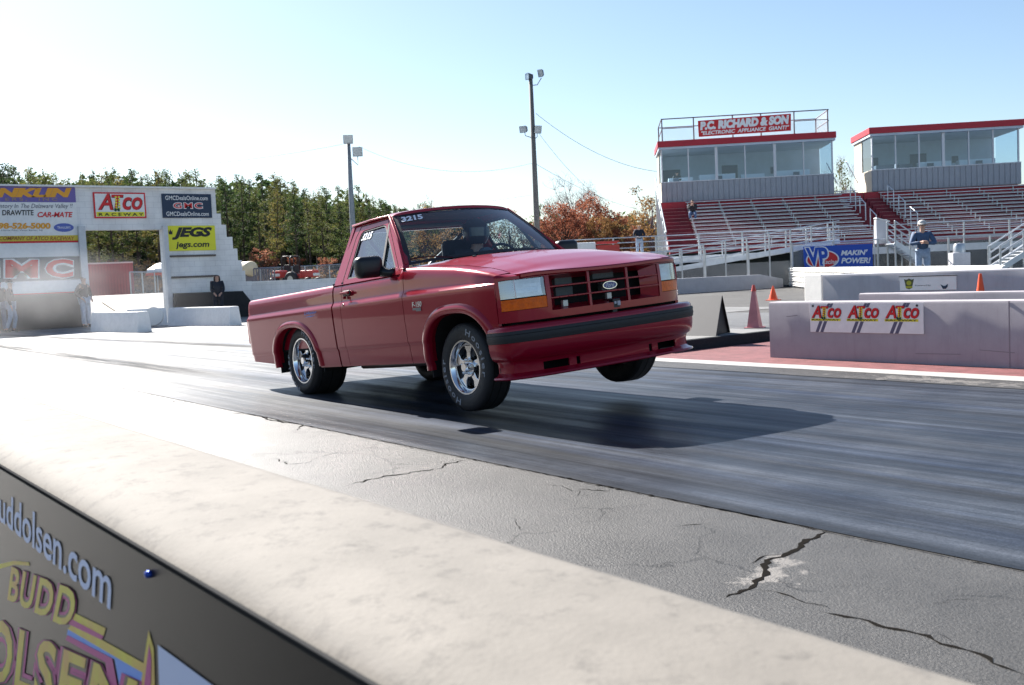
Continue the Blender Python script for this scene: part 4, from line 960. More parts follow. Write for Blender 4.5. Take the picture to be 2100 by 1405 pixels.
# mirrors
for s in (-1, 1):
    b = MB(); b.box((1.93, s*1.10, 1.285), (.13, .25, .185)); mr = TB(b, 'side_mirror', M_BLK, bevel=.05, seg=4, smooth=True)
    b = MB(); b.tube([(1.96, s*1.0, 1.24), (2.0, s*.95, 1.215), (2.03, s*.90, 1.215)], [.05, .035, .045], 8); TB(b, 'mirror_arm', M_BLK, mr, smooth=True)
    b = MB(); b.box((1.8635, s*1.10, 1.285), (.004, .20, .135)); TB(b, 'mirror_glass', M_CHR, mr)
# badges
def sidepl(x, z, s=-1): return Plane((x, s*(Ys(x, z, 1.198)+.001), z), (1, 0, 0), (0, 0, 1), (0, s, 0))
pp = sidepl(2.47, .905); b = MB(); letters(b, pp, 'F-150', (-.072, -.010, .078, .034), .004, bold=.02, shear=.1, thick=0); TB(b, 'model_badge', mat('badge_silver', (.75, .75, .75), .25, .6))
b = MB(); rect(b, pp, -.072, -.034, .06, -.016, .003); rect(b, pp, -.02, -.045, .06, -.034, .003); TB(b, 'model_badge', mat('badge_dark_grey', (.15, .15, .16), .4, .4))
pp = Plane((.47, -.9872, .965), (1, 0, 0), (0, 0, 1), (0, -1, 0)); b = MB(); letters(b, pp, 'Lightning', (-.15, -.018, .13, .022), .004, bold=.02, shear=.4)
flat(b, pp, [(-.15, -.03), (-.02, -.022), (.10, -.026), (-.02, -.034)], .004); TB(b, 'bed_decal', mat('decal_blue', (.05, .16, .55), .35))
# undercarriage
b = MB(); b.box((1.2, .42, .47), (4.3, .09, .13)); b.box((1.2, -.42, .47), (4.3, .09, .13)); b.box((2.9, 0, .55), (.9, .9, .2)); b.box((1.35, 0, .47), (.9, .55, .10)); b.box((1.6, -.66, .48), (1.0, .10, .08)); TB(b, 'frame_rail', M_CHS)
b = MB(); b.tube([(2.6, -.30, .42), (1.9, -.55, .40), (1.2, -.62, .40), (.75, -.62, .40)], .038, 10); TB(b, 'exhaust_pipe', mat('exhaust_steel', (.25, .22, .2), .45, .7), smooth=True)
b = MB(); b.tube([(0, -.9, .37), (0, .9, .37)], .05, 10); b.lathe([(0, -.16), (.13, -.1), (.16, 0), (.13, .1), (0, .16)], 14, (0, 0, .37), 'y'); b.build('rear_axle', M_CHS, truck, smooth=True)
b = MB(); b.tube([(2.967, -.85, .37), (2.967, -.3, .42), (2.967, .3, .42), (2.967, .85, .37)], .04, 10); b.build('front_axle', M_CHS, truck, smooth=True)
for s in (-1, 1):
    b = MB(); b.box((.55, s*.55, .40), (.9, .04, .05)); b.box((2.72, s*.55, .42), (.5, .06, .05)); b.build('ladder_bar', M_CHS, truck)

# ---- wheels
M_WLET = mat('tyre_letter_grey', (.30, .31, .33), .7)
def wheel(x, s, z, Rr, Wd, rr, dish, spokes, letter=True, yc=.80):
    """outer face towards s*y"""
    w_ = bpy.data.objects.new('wheel', None); COL.objects.link(w_); w_.parent = truck; w_.location = (x, s*yc, z); KIDS.setdefault(truck.as_pointer(), []).append(w_)
    h = Wd/2; b = MB()
    pf = [(rr-.012, -h*.80), (rr, -h*.90), (rr+.03, -h*.99), (rr+.075, -h*1.02), (Rr-.045, -h*1.0), (Rr-.02, -h*.93), (Rr-.004, -h*.82), (Rr, -h*.5), (Rr, h*.5), (Rr-.004, h*.82), (Rr-.02, h*.93), (Rr-.045, h), (rr+.075, h*1.02), (rr+.03, h*.99), (rr, h*.90), (rr-.012, h*.8)]
    b.lathe(pf, 96, axis='y'); b.build('tyre', M_TYRE, w_, auto=50)
    b = MB()      # tread grooves ribs
    for k in (-.3, 0, .3):
        b.lathe([(Rr+.0012, k*Wd-.006), (Rr+.0012, k*Wd+.006)], 96, axis='y')
    b.build('tread_groove', M_CHS, w_)
    b = MB(); o = s*h
    b.lathe([(rr-.006, o*.80), (rr+.006, o*.90), (rr+.004, o*.94), (rr-.008, o*.94), (rr-.014, o*.86), (rr-.020, o*.80), (rr-.030, o*.5), (rr-.036, o*(1-2*dish)), (rr-.040, -o*.85)], 72, axis='y')
    rim = b.build('rim', M_CHR, w_, auto=50)
    yd = o*(1-2*dish); b = MB(); hub = rr*.36
    # star centre with windows
    for k in range(spokes):
        a = 2*pi*(k+.25)/spokes; da = pi/spokes*.50; pts = []
        ri, ro = hub*.9, rr-.034
        sec = [(ri, a-da*1.9*.7), (lerp(ri, ro, .5), a-da*.62), (ro, a-da*1.0), (ro, a+da*1.0), (lerp(ri, ro, .5), a+da*.62), (ri, a+da*1.9*.7)]
        X = [(r*cos(t), r*sin(t)) for r, t in sec]
        b.prism(X, (0, yd-s*.035, 0), (1, 0, 0), (0, 0, 1), (0, s, 0), .035+.0)
    b.build('spoke_star', M_CHR, rim, bevel=.004)
    b = MB(); b.lathe([(0, yd+s*.055), (hub*.42, yd+s*.055), (hub*.46, yd+s*.045), (hub*.5, yd+s*.012), (hub*1.02, yd+s*.010), (hub*1.06, yd-s*.02)], 30, axis='y'); b.build('hub', M_CHR, rim, auto=40)
    b = MB()
    for k in range(5):
        a = 2*pi*k/5+.3; b = MB(); b.lathe([(0, yd+s*.04), (.011, yd+s*.038), (.012, yd)], 8, (hub*.76*cos(a), 0, hub*.76*sin(a)), 'y'); b.build('lug_nut', M_CHR, rim, smooth=True)
    b = MB(); b.lathe([(rr-.05, yd-s*.06), (0, yd-s*.06)], 32, axis='y'); b.build('brake_disc', mat('brake_disc', (.10, .10, .11), .45, .6), w_)
    if letter:
        vs, fs = text2d('Hoosier', .015, .0, spacing=1.35); x0 = min(a for a, _ in vs); x1 = max(a for a, _ in vs); yy0 = min(c for _, c in vs); yy1 = max(c for _, c in vs)
        b = MB()
        for (ac, span) in ((R(32), R(92)), (R(212), R(88))):
            bs = len(b.v)
            for (u, v) in vs:
                t = ac+span/2-span*(u-x0)/(x1-x0); t = t if s < 0 else t
                rad = lerp(rr+.048, rr+.100, (v-yy0)/(yy1-yy0)); b.vert((rad*cos(t), s*(h*1.022+.0015), rad*sin(t)))
            for f in fs: b.face([bs+i for i in f])
        b.build('sidewall_lettering', M_WLET, w_)
    return w_
wheel(2.967, -1, .330, .354, .235, .213, .22, 5, yc=.79)
wheel(2.967, 1, .410, .354, .235, .213, .22, 5, yc=.79)
wheel(0, -1, .352, .352, .36, .228, .18, 5, yc=.745)
wheel(0, 1, .352, .352, .36, .228, .18, 5, yc=.745)
# ---- driver
dp = dict(pel=(0, 0, .0), waist=(.0, 0, .13), chest=(.0, 0, .36), neck=(.03, 0, .50), jaw=(.06, 0, .57), skull=(.04, 0, .67), hipL=(.02, .10, 0), kneeL=(.42, .13, .12), ankL=(.62, .13, -.25), toeL=(.72, .13, -.2), hipR=(.02, -.10, 0), kneeR=(.42, -.13, .12), ankR=(.62, -.13, -.25), toeR=(.72, -.13, -.2),
          shL=(.02, .19, .44), elL=(.25, .25, .25), wrL=(.48, .17, .36), shR=(.02, -.19, .44), elR=(.25, -.25, .25), wrR=(.48, -.17, .36))
dl = truck.matrix_basis if False else None
tm = Matrix.Translation(truck.location) @ truck.rotation_euler.to_matrix().to_4x4()
dloc = tm @ V(BM((1.33, .40, .93)))
drv = person('driver in dark clothes and dark helmet at the wheel of the red pickup truck', dloc, 0, dp, (C_DGREY, C_DGREY, C_SHOE), .93)
b = MB(); b.lathe([(.10, -.13), (.128, -.08), (.138, 0), (.12, .08), (.07, .13), (0, .145)], 20); b.xf(lambda p: (p[0]*1.1+.03, p[1], p[2]+.69)); b.build('helmet', mat('dark_helmet', (.02, .022, .03), .3, coat=.5), drv, smooth=True)
b = MB(); b.grid(lambda u, v: (.03+.158*cos((u-.5)*2.2), .145*sin((u-.5)*2.2), .64+.09*v), 8, 2); b.build('visor', mat('visor_blue', (.05, .09, .12), .1), drv, smooth=True)
# ================================================================== GRANDSTANDS
P1 = D(1353, 417, 62); AZT = R(137.5); TD = V((cos(AZT), sin(AZT), 0)); ED = V((sin(AZT), -cos(AZT), 0)); ZU = V((0, 0, 1))
S00 = V((P1.x, P1.y, 0))
def SP(s, t, z): return S00+ED*s+TD*t+ZU*z
def SQ(px, py, t=0.0):
    q = PL(px, py, SP(0, t, 0), TD)-S00; return q.dot(ED), q.z
AX = (ED, TD, ZU)
def sthing(name, label, cat, s, t, z=0, group=None):
    o = thing(name, label, cat, SP(s, t, z), 0, group); return o
def sbuild(b, name, m, par, **k):
    o0 = par.location.copy(); b.v = [tuple(V(p)-o0) for p in b.v]; return b.build(name, m, par, **k)
def sbox(b, s0, s1, t0, t1, z0, z1): b.box(SP((s0+s1)/2, (t0+t1)/2, (z0+z1)/2), (s1-s0, t1-t0, z1-z0), ax=AX); return b
M_SIDING = mat('grey_siding', (.34, .35, .38), .6, var=.05, vscale=2); M_FR = mat('white_window_frame', (.62, .64, .67), .5); M_ROOMW = mat('white_counter', (.78, .82, .84), .7)
M_ROOM = mat('room_wall', (.50, .58, .66), .8, var=.1, vscale=.6); M_ROOMD = mat('room_dark', (.10, .13, .17), .8)
M_DKGRN = mat('painted_shade', (.010, .014, .012), .9, var=.3); M_WINT = glassmat('booth_glass', (.80, .92, 1.0), .09)  # near-black colour for sheets standing in for shade below the stands
M_REDB = mat('bleacher_red', (.20, .012, .025), .6, var=.25, vscale=1.5); M_ROOFR = mat('roof_trim_red', (.42, .018, .035), .45, var=.08)
def press_box(label, xs_, ytopL, ytopR, ywL, gl_off, s1_, depth, mull, thick, roofrail):
    sL, zt = SQ(xs_[0], ytopL); sR, ztr = SQ(xs_[1], ytopR); _, zb_ = SQ(xs_[0], ywL)
    zt = (zt+ztr)/2; t = sthing('press_box', label, 'press box', sL, 0)
    zg0 = zb_+(zt-zb_)*.34; zg1 = zt-.42
    b = MB(); sbox(b, sL-.15, sR+.15, -.2, depth+.2, zt-.36, zt); sbuild(b, 'roof', M_ROOFR, t, bevel=.02)
    b = MB(); sbox(b, sL-.1, sR+.1, -.15, depth+.1, zt-.5, zt-.365); sbuild(b, 'ceiling', M_ROOM, t)
    b = MB(); n = int((sR-sL)/.30); zl = zb_-.02
    for i in range(n): w_ = (sR-sL)/n; a = sL+w_*i; sbox(b, a+.028, a+w_-.028, -.03, 0, zl, zg0-.06)
    sbox(b, sL, sR, 0.001, .08, zl, zg0-.06); sbuild(b, 'siding', M_SIDING, t)
    b = MB(); sbox(b, sL, sR, -.05, .10, zg0-.055, zg0); sbuild(b, 'window_sill', M_FR, t)
    b = MB(); sbox(b, sL, sL+.08, .09, depth, zl, zg0); sbox(b, sL, sL+.08, depth*.55, depth, zg0+.002, zt-.51); sbuild(b, 'side_wall', mat('cream_siding', (.62, .56, .47), .6), t)
    b = MB(); sbox(b, sR-.08, sR, .09, depth, zl, zg0); sbuild(b, 'side_wall', M_SIDING, t)
    b = MB(); sbox(b, sL, sR, depth-.08, depth, zl, zt-.51); sbuild(b, 'rear_wall', M_ROOM, t)
    b = MB(); sbox(b, sL+.09, sR-.09, .09, depth-.09, zg0-.5, zg0-.42); sbuild(b, 'floor', M_ROOMD, t)
    for k, mx in enumerate(mull):
        s, _ = SQ(mx, 330); w_ = .16 if k in thick else .07
        b = MB(); sbox(b, s-w_/2, s+w_/2, -.03, .09, zg0+.002, zt-.51); sbuild(b, 'mullion', M_FR, t)
    ss = [SQ(mx, 330)[0] for mx in mull]
    for a, c in zip(ss, ss[1:]):
        b = MB(); q = [SP(a, .03, zg0), SP(c, .03, zg0), SP(c, .03, zt-.5), SP(a, .03, zt-.5)]; b.poly(q); sbuild(b, 'window', M_WINT, t)
    b = MB(); b.poly([SP(sL+.04, .1, zg0), SP(sL+.04, depth*.55, zg0), SP(sL+.04, depth*.55, zt-.5), SP(sL+.04, .1, zt-.5)]); sbuild(b, 'side_window', M_WINT, t)
    b = MB(); b.poly([SP(sR-.04, .1, zg0), SP(sR-.04, depth*.9, zg0), SP(sR-.04, depth*.9, zt-.5), SP(sR-.04, .1, zt-.5)]); sbuild(b, 'side_window', M_WINT, t)
    rnd = random.Random(int(sL*10)+3); x = sL+.5      # counters, screens and door inside
    while x < sR-1.6:
        l = rnd.uniform(1.2, 2.2); b = MB(); sbox(b, x, x+l, 1.0, 1.6, zg0-.42, zg0+rnd.uniform(.28, .42)); sbuild(b, 'counter', M_ROOMW if rnd.random() < .8 else M_ROOMD, t)
        if rnd.random() < .8: b = MB(); q = x+rnd.uniform(.2, l-.5); sbox(b, q, q+.35, .7, .8, zg0, zg0+.26); sbuild(b, 'monitor', M_ROOMD, t)
        x += l+rnd.uniform(.2, .7)
    b = MB(); q = lerp(sL, sR, .40); sbox(b, q, q+.95, depth-.16, depth-.09, zg0-.4, zg0+1.15); sbuild(b, 'door', M_ROOMD, t)
    b = MB(); q = sL+.3; sbox(b, q, q+1.1, depth-.16, depth-.09, zg0+.35, zg0+1.05); sbuild(b, 'picture', M_ROOMD, t)
    b = MB(); q = lerp(sL, sR, .70); sbox(b, q, q+.35, depth-.14, depth-.09, zg0+.5, zg0+.9); sbuild(b, 'picture', M_ROOMD, t)
    return t, sL, sR, zt, zb_
t1, s1L, s1R, z1T, z1B = press_box('grey press box with the railed roof deck and red banner above the left stand', (1353, 1708), 291, 270, 417, 0, 0, 4.0, (1357, 1411.5, 1469, 1528, 1589, 1648, 1707), (2, 4), True)
t2, s2L, s2R, z2T, z2B = press_box('grey press box with a bare flat red-edged roof at the right edge', (1786, 2093), 264, 243, 392, 0, 0, 4.2, (1789, 1837, 1885, 1935, 1987, 2037, 2089), (3,), False)
# roof deck railing with the banner
rl = sthing('roof_railing', 'grey pipe and mesh railing around the roof of the left press box', 'railing', s1L, 0, z1T)
M_PIPE = mat('grey_pipe', (.16, .15, .17), .5, .5); zr = 1.28
for px in (1357, 1422, 1502, 1560, 1628, 1697):
    s, _ = SQ(px, 260); b = MB(); b.tube([SP(s, -.1, z1T), SP(s, -.1, z1T+zr)], .04, 6); sbuild(b, 'post', M_PIPE, rl)
sA, sB = SQ(1356, 250)[0], SQ(1698, 225)[0]
for s in (sA, sB):
    b = MB(); b.tube([SP(s, 3.6, z1T), SP(s, 3.6, z1T+zr)], .04, 6); sbuild(b, 'post', M_PIPE, rl)
    b = MB(); b.tube([SP(s, -.1, z1T+zr), SP(s, 3.6, z1T+zr)], .03, 6); sbuild(b, 'rail', M_PIPE, rl)
    b = MB(); b.tube([SP(s, -.1, z1T+.65), SP(s, 3.6, z1T+.65)], .025, 6); sbuild(b, 'rail', M_PIPE, rl)
b = MB(); b.tube([SP(sA, -.1, z1T+zr), SP(sB, -.1, z1T+zr)], .035, 6); sbuild(b, 'rail', M_PIPE, rl)
b = MB(); b.tube([SP(sA, 3.6, z1T+zr), SP(sB, 3.6, z1T+zr)], .03, 6); sbuild(b, 'rail', M_PIPE, rl)
for a, c in ((1357, 1421), (1628, 1697)):
    b = MB(); b.tube([SP(SQ(a, 260)[0], -.1, z1T+.72), SP(SQ(c, 260)[0], -.1, z1T+.72)], .025, 6); sbuild(b, 'rail', M_PIPE, rl)
def meshmat(name, col, sc, wdt, fill=.05):
    m = bpy.data.materials.new(name); m.use_nodes = True; nt = m.node_tree; L = nt.links.new; N = nt.nodes.new; b = nt.nodes['Principled BSDF']
    b.inputs['Base Color'].default_value = (*col, 1); b.inputs['Roughness'].default_value = .5; b.inputs['Metallic'].default_value = .4
    tc = N('ShaderNodeTexCoord'); sp = N('ShaderNodeSeparateXYZ'); L(tc.outputs['Object'], sp.inputs[0])
    h = N('ShaderNodeMath'); h.operation = 'ADD'; L(sp.outputs[0], h.inputs[0]); L(sp.outputs[1], h.inputs[1])
    outs = []
    for sg_ in (1, -1):
        a = N('ShaderNodeMath'); a.operation = 'MULTIPLY_ADD'; a.inputs[1].default_value = sg_; L(sp.outputs[2], a.inputs[0]); L(h.outputs[0], a.inputs[2])
        mm = N('ShaderNodeMath'); mm.operation = 'MULTIPLY'; mm.inputs[1].default_value = sc; L(a.outputs[0], mm.inputs[0])
        f = N('ShaderNodeMath'); f.operation = 'FRACT'; L(mm.outputs[0], f.inputs[0])
        c = N('ShaderNodeMath'); c.operation = 'LESS_THAN'; c.inputs[1].default_value = wdt; L(f.outputs[0], c.inputs[0]); outs.append(c.outputs[0])
    mx = N('ShaderNodeMath'); mx.operation = 'MAXIMUM'; L(outs[0], mx.inputs[0]); L(outs[1], mx.inputs[1]); L(mx.outputs[0], b.inputs['Alpha'])
    return m
M_LINK = meshmat('chain_link', (.42, .43, .44), 14, .17)
b = MB(); b.poly([SP(sA, -.1, z1T), SP(sB, -.1, z1T), SP(sB, -.1, z1T+.66), SP(sA, -.1, z1T+.66)]); sbuild(b, 'mesh_panel', meshmat('rail_mesh', (.4, .42, .45), 12, .10), rl)
b = MB(); b.poly([SP(sB, -.1, z1T), SP(sB, 3.6, z1T), SP(sB, 3.6, z1T+zr), SP(sB, -.1, z1T+zr)]); sbuild(b, 'mesh_panel', M_LINK, rl)
bn = Plane(SP(0, -.22, 0), ED, ZU, -TD)
def bq(px, py): return bn.inv(px, py)
c = [bq(1433, 281), bq(1622, 268), bq(1622, 233), bq(1431, 248)]
bnr = thing('banner', 'red banner with white appliance store lettering on the press box roof railing', 'banner', bn.p(*c[0])); S0 = bnr.location.copy()
b = MB(); b.prism(c, bn.O, bn.X, bn.Y, bn.N, .012); rel(b, S0).build('banner_cloth', REDS, bnr)
def bquad(x0, y0, x1, y1):    # fractions of banner
    f = lambda u, v: (lerp(lerp(c[0][0], c[1][0], u), lerp(c[3][0], c[2][0], u), v), lerp(lerp(c[0][1], c[1][1], u), lerp(c[3][1], c[2][1], u), v))
    return [f(x0, y0), f(x1, y0), f(x1, y1), f(x0, y1)]
b = MB(); letters(b, bn, 'P.C. RICHARD & SON', None, .016, bold=.075, shear=.12, quad=bquad(.02, .40, .98, .94)); letters(b, bn, '"ELECTRONIC  APPLIANCE  GIANT!"', None, .016, bold=.035, shear=.2, quad=bquad(.03, .10, .98, .34)); rel(b, S0).build('lettering', mat('banner_white', (.90, .90, .90), .6), bnr)

# bleachers
M_NOSE = mat('worn_nosing', (.45, .22, .22), .6)
def stand(label, s0, s1, aisleL, aisleR, rows=12):
    t = sthing('grandstand', label, 'grandstand', s0, -8.4)
    b = MB(); rise, run = .225, .66; top = z1B-.30
    for k in range(rows):
        z = top-.12-rise*k; t1_ = -.25-run*k; sbox(b, s0, s1, t1_-run, t1_+.02, z-.30, z-.004*0)
    sbox(b, s0, s1, -.24, .3, top-.4, top+.30)
    sbuild(b, 'stepped_deck', M_REDB, t)
    b = MB(); sbox(b, s0, s1, -.34, -.242, top-.08, top+.30); sbuild(b, 'top_board', M_ROOFR, t)
    for k in range(rows):
        z = top-.12-rise*k; tt = -.25-run*k
        b = MB(); sbox(b, aisleL, aisleR, tt-.28, tt-.06, z+.34, z+.38); sbuild(b, 'bench', ALUS, t)
        b = MB(); sbox(b, aisleL, aisleR, tt-.56, tt-.48, z+.003, z+.03); sbuild(b, 'foot_plank', ALU, t)
        b = MB(); sbox(b, s0+.05, aisleL-.1, tt-.665, tt-.62, z+.003, z+.02); sbuild(b, 'step_nosing', M_NOSE, t)
        x = aisleL+.1
        while x < aisleR: b = MB(); sbox(b, x, x+.04, tt-.20, tt-.12, z+.002, z+.338); x += 1.83; sbuild(b, 'bench_bracket', ALU, t)
    b = MB(); zf = top-rise*rows; sbox(b, s0, s1, -.3-run*rows, -.3-run*rows+.05, .7, zf-.15); sbuild(b, 'stand_shade_sheet', M_DKGRN, t)  # dark sheet put in for the shade under the stand
    for x in (s0+.1, (s0+s1)/2, s1-.1):
        b = MB(); b.bar(SP(x, .2, 0), SP(x, .2, top), .12, .12, up=TD); sbuild(b, 'support_post', ALU, t)
    return t, zf, -.25-run*rows
st1, ZF, TF = stand('left grandstand of aluminium benches on red steps under the railed press box', s1L-.1, s2L-.6, s1L+1.35, s1R+.3)
st2, _, _ = stand('right grandstand of aluminium benches on red steps running out of the picture', s2L-.55, s2L+14, s2L+.25, s2L+12.6)
# side stringer with hand rails at the left
sd_ = sthing('stair_railing', 'pale stair railing running down the left side of the left grandstand', 'railing', s1L-.3, 0)
b = MB(); b.bar(SP(s1L-.30, .3, z1B+1.2), SP(s1L-.22, TF-.2, ZF+.1), .06, .30, up=ZU); sbuild(b, 'stringer', WHITE, sd_)
for dz in (1.0, .55):
    b = MB(); b.tube([SP(s1L-.32, .3, z1B+.5+dz), SP(s1L-.25, TF, ZF+dz)], .03, 6); sbuild(b, 'rail', ALU, sd_)
for k in range(7):
    f = k/6; b = MB(); b.tube([SP(s1L-.3, lerp(.3, TF, f), lerp(z1B-.2, 0, 0)*0+.0), SP(s1L-.3, lerp(.3, TF, f), lerp(z1B+1.5, ZF+1.0, f))], .04, 6); sbuild(b, 'post', ALU, sd_)
# steps between the boxes and scenery there
ub = sthing('upper_stairs', 'aluminium stairs climbing between the two press boxes', 'stairs', s1R+.6, 0)
for k in range(9): b = MB(); sbox(b, s1R+.15, s2L-.75, -1.9+.3*k, -1.6+.3*k, z1B-.95+.14*k, z1B-.90+.14*k); sbuild(b, 'tread', ALUS, ub)
for s in (s1R+.18, s2L-.8):
    b = MB(); b.tube([SP(s, .0, z1B+.6), SP(s, 2.8, z1B+2.1)], .03, 6); sbuild(b, 'rail', ALU, ub)
for (px, lab) in ((1745, 'aluminium handrail in the aisle between the two stands'), (1820, 'aluminium handrail on the red aisle of the right stand')):
    s, _ = SQ(px-10, 440); h = sthing('hand_rail', lab, 'railing', s, -1)
    for k in range(3):
        b = MB(); tt = -1.2-2.2*k; z = z1B-.6-.75*k; b.tube([SP(s, tt, z-.1), SP(s, tt, z+.9), SP(s, tt-1.2, z+.5), SP(s, tt-1.2, z-.5)], .028, 6); sbuild(b, 'rail', ALUS, h)
# front walkway and its railing
wk = sthing('walkway', 'raised aluminium walkway with pipe railing along the front of the stands', 'walkway', s1L-4, TF-2.2)
ZW = ZF-.35; W0, W1 = TF-.3, TF-2.2
b = MB(); sbox(b, s1L-5.2, s2L+15, W1, W0, ZW-.10, ZW); sbuild(b, 'deck', ALU, wk)
b = MB(); sbox(b, s1L-5.2, s2L+15, W1-.04, W1-.002, ZW-.28, ZW+.05); sbuild(b, 'toe_board', ALUS, wk)
for dz in (1.10, .85, .58, .32):
    b = MB(); b.tube([SP(s1L-5.2, W1, ZW+dz), SP(s2L+15, W1, ZW+dz)], .028, 6); sbuild(b, 'rail', ALUS, wk)
k = s1L-5.1
while k < s2L+15:
    b = MB(); b.tube([SP(k, W1, .0), SP(k, W1, ZW+1.1)], .045, 6); sbuild(b, 'post', ALU, wk); k += 2.1
b = MB(); sbox(b, s1L-2, s2L+15, W0+.3, W0+.4, .0, ZW-.12); sbuild(b, 'walkway_shade_sheet', M_DKGRN, wk)  # dark sheet in place of the shaded space below the deck
# access ramp in front
TR = W1-1.6
def rq(px, py, t=TR): s, z = SQ(px, py, t); return SP(s, t, z)
rp = sthing('access_ramp', 'long aluminium ramp with pipe railings climbing from left to right in front of the stand', 'ramp', s1L-3, TR)
a, c = rq(1330, 562), rq(1722, 494)
for t in (0, 1.3): b = MB(); b.bar(a+TD*t, c+TD*t, .05, .22); sbuild(b, 'side_beam', ALUS, rp)
b = MB(); b.bar(a+TD*.65+ZU*.02, c+TD*.65+ZU*.02, 1.2, .04); sbuild(b, 'deck', ALU, rp)
for t in (0, 1.3):
    for dz in (.95, .72, .48, .25): b = MB(); b.tube([a+TD*t+ZU*(dz), c+TD*t+ZU*dz], .025, 6); sbuild(b, 'rail', ALUS, rp)
for px in (1356, 1400, 1445, 1490, 1534, 1580, 1623, 1665, 1710):
    f = (px-1330)/(1722-1330); q = a.lerp(c, f)
    for t in (0, 1.3): b = MB(); b.tube([V((q.x, q.y, 0))+TD*t, q+TD*t+ZU*.95], .04, 6); sbuild(b, 'post', ALU, rp)
b = MB(); q0, q1 = a+TD*.6, c+TD*.6; b.poly([V((q0.x, q0.y, 0)), V((q1.x, q1.y, 0)), q1-ZU*.15, q0-ZU*.15]); sbuild(b, 'ramp_shade_sheet', M_DKGRN, rp)  # dark sheet drawn for the shade beneath the ramp
# chain link fence with pipe rails in front
TC = TR-1.5
fn_ = sthing('chain_link_fence', 'low chain link fence with grey posts in front of the ramp', 'fence', s1L-3, TC)
def fq(px, py): return rq(px, py, TC)
for y0, y1 in ((516, 499),):
    b = MB(); b.tube([fq(1330, 519), fq(1625, 500)], .032, 6); sbuild(b, 'top_rail', ALUS, fn_)
b = MB(); b.tube([fq(1625, 500), fq(1800, 491), fq(2140, 478)], .032, 6); sbuild(b, 'top_rail', ALUS, fn_)
for px in (1360, 1445, 1534, 1624, 1708, 1800, 1880, 1945, 2030, 2100):
    q = fq(px, 520); tp = lerp(519, 500, (px-1330)/295) if px < 1625 else lerp(500, 480, (px-1625)/500); b = MB(); b.tube([V((q.x, q.y, 0)), fq(px, tp-2)], .05, 6); sbuild(b, 'post', ALU, fn_)
q0, q1, q2 = fq(1625, 500), fq(2140, 478), fq(1330, 519)
b = MB(); b.poly([V((q0.x, q0.y, .1)), V((q1.x, q1.y, .1)), q1, q0]); b.poly([V((q2.x, q2.y, .1)), V((q0.x, q0.y, .1)), V((q0.x, q0.y, q0.z*.62)), V((q2.x, q2.y, q2.z*.62))]); sbuild(b, 'mesh_panel', M_LINK, fn_)
# stairs
def stairs(label, p0, p1, t, n=9, w=1.3):
    h = thing('stairs', label, 'stairs', V((p0.x, p0.y, 0)))
    for tt in (0, w):
        b = MB(); b.bar(p0+TD*tt, p1+TD*tt, .06, .22); sbuild(b, 'stringer', ALUS, h)
        for dz in (.95, .65, .35): b = MB(); b.tube([p0+TD*tt+ZU*dz, p1+TD*tt+ZU*dz, V((p1.x, p1.y, p1.z+dz))+TD*tt+(p1-p0).normalized()*.01], .03, 6); sbuild(b, 'rail', ALUS, h)
        for f in (.02, .5, .98): q = p0.lerp(p1, f)+TD*tt; b = MB(); b.tube([V((q.x, q.y, 0)), q+ZU*.95], .04, 6); sbuild(b, 'post', ALU, h)
    for k in range(n): b = MB(); q = p0.lerp(p1, (k+.5)/n); b.box(q+TD*w/2, (.28, w-.1, .04), ax=AX); sbuild(b, 'tread', ALUS, h)
    return h
stairs('aluminium stairs coming down to the right behind the man in the blue jacket', rq(1835, 497, TC-1.5), rq(1898, 540, TC-1.5), 0)
stairs('aluminium stairs rising to the right at the edge of the picture', rq(2050, 553, TC-5), rq(2150, 490, TC-5), 0)
# white electrical cabinet on the landing
cbn = thing('utility_cabinet', 'narrow pale cabinet with a bright tilted lid at the end of the walkway', 'cabinet', rq(1807, 500, TC+.5))
q = cbn.location; b = MB(); b.box((0, 0, .55), (.5, .4, 1.1), ax=AX); b.build('cabinet_body', mat('cabinet_grey', (.55, .55, .58), .5), cbn, bevel=.02)
b = MB(); b.bar(V((0, 0, 1.18))-ED*.25, V((0, 0, 1.0))+ED*.35, .5, .05); b.build('lid', WHITE, cbn)
# bin
q = rq(1968, 555, TC-3); bi = thing('litter_bin', 'white square litter bin with a domed top behind the guard rail', 'litter bin', V((q.x, q.y, 0)))
b = MB(); b.box((0, 0, .62), (.72, .6, 1.24), ax=AX); b.build('bin_body', mat('bin_white', (.66, .64, .66), .5, var=.08), bi, bevel=.03)
b = MB(); b.lathe([(.25, 1.2), (.25, 1.5), (.2, 1.62), (0, 1.66)], 16); b.build('bin_top', ALU, bi, auto=40)
# blue banner on the fence
bp_ = Plane(SP(0, TC-.12, 0), ED, ZU, -TD)
c = [bp_.inv(1650, 551), bp_.inv(1790, 551), bp_.inv(1789, 500), bp_.inv(1647, 506)]
vb = thing('banner', 'blue banner with a red oval logo and white slanted lettering tied to the fence', 'banner', bp_.p(*c[0])); S0 = vb.location.copy()
b = MB(); b.prism(c, bp_.O, bp_.X, bp_.Y, bp_.N, .012); rel(b, S0).build('banner_cloth', BLUE, vb)
def vq(x0, y0, x1, y1): 
    global c
    f = lambda u, v: (lerp(lerp(c[0][0], c[1][0], u), lerp(c[3][0], c[2][0], u), v), lerp(lerp(c[0][1], c[1][1], u), lerp(c[3][1], c[2][1], u), v))
    return [f(x0, y0), f(x1, y0), f(x1, y1), f(x0, y1)]
f = vq(.27, .40, .27, .40)[0]; W = c[1][0]-c[0][0]; Hh = c[2][1]-c[1][1]
M_PW = mat('banner_white_ink', (.8, .8, .82), .6)
b = MB(); ell(b, bp_, f[0], f[1], W*.245, Hh*.385, .015); rel(b, S0).build('logo_outline', M_PW, vb)
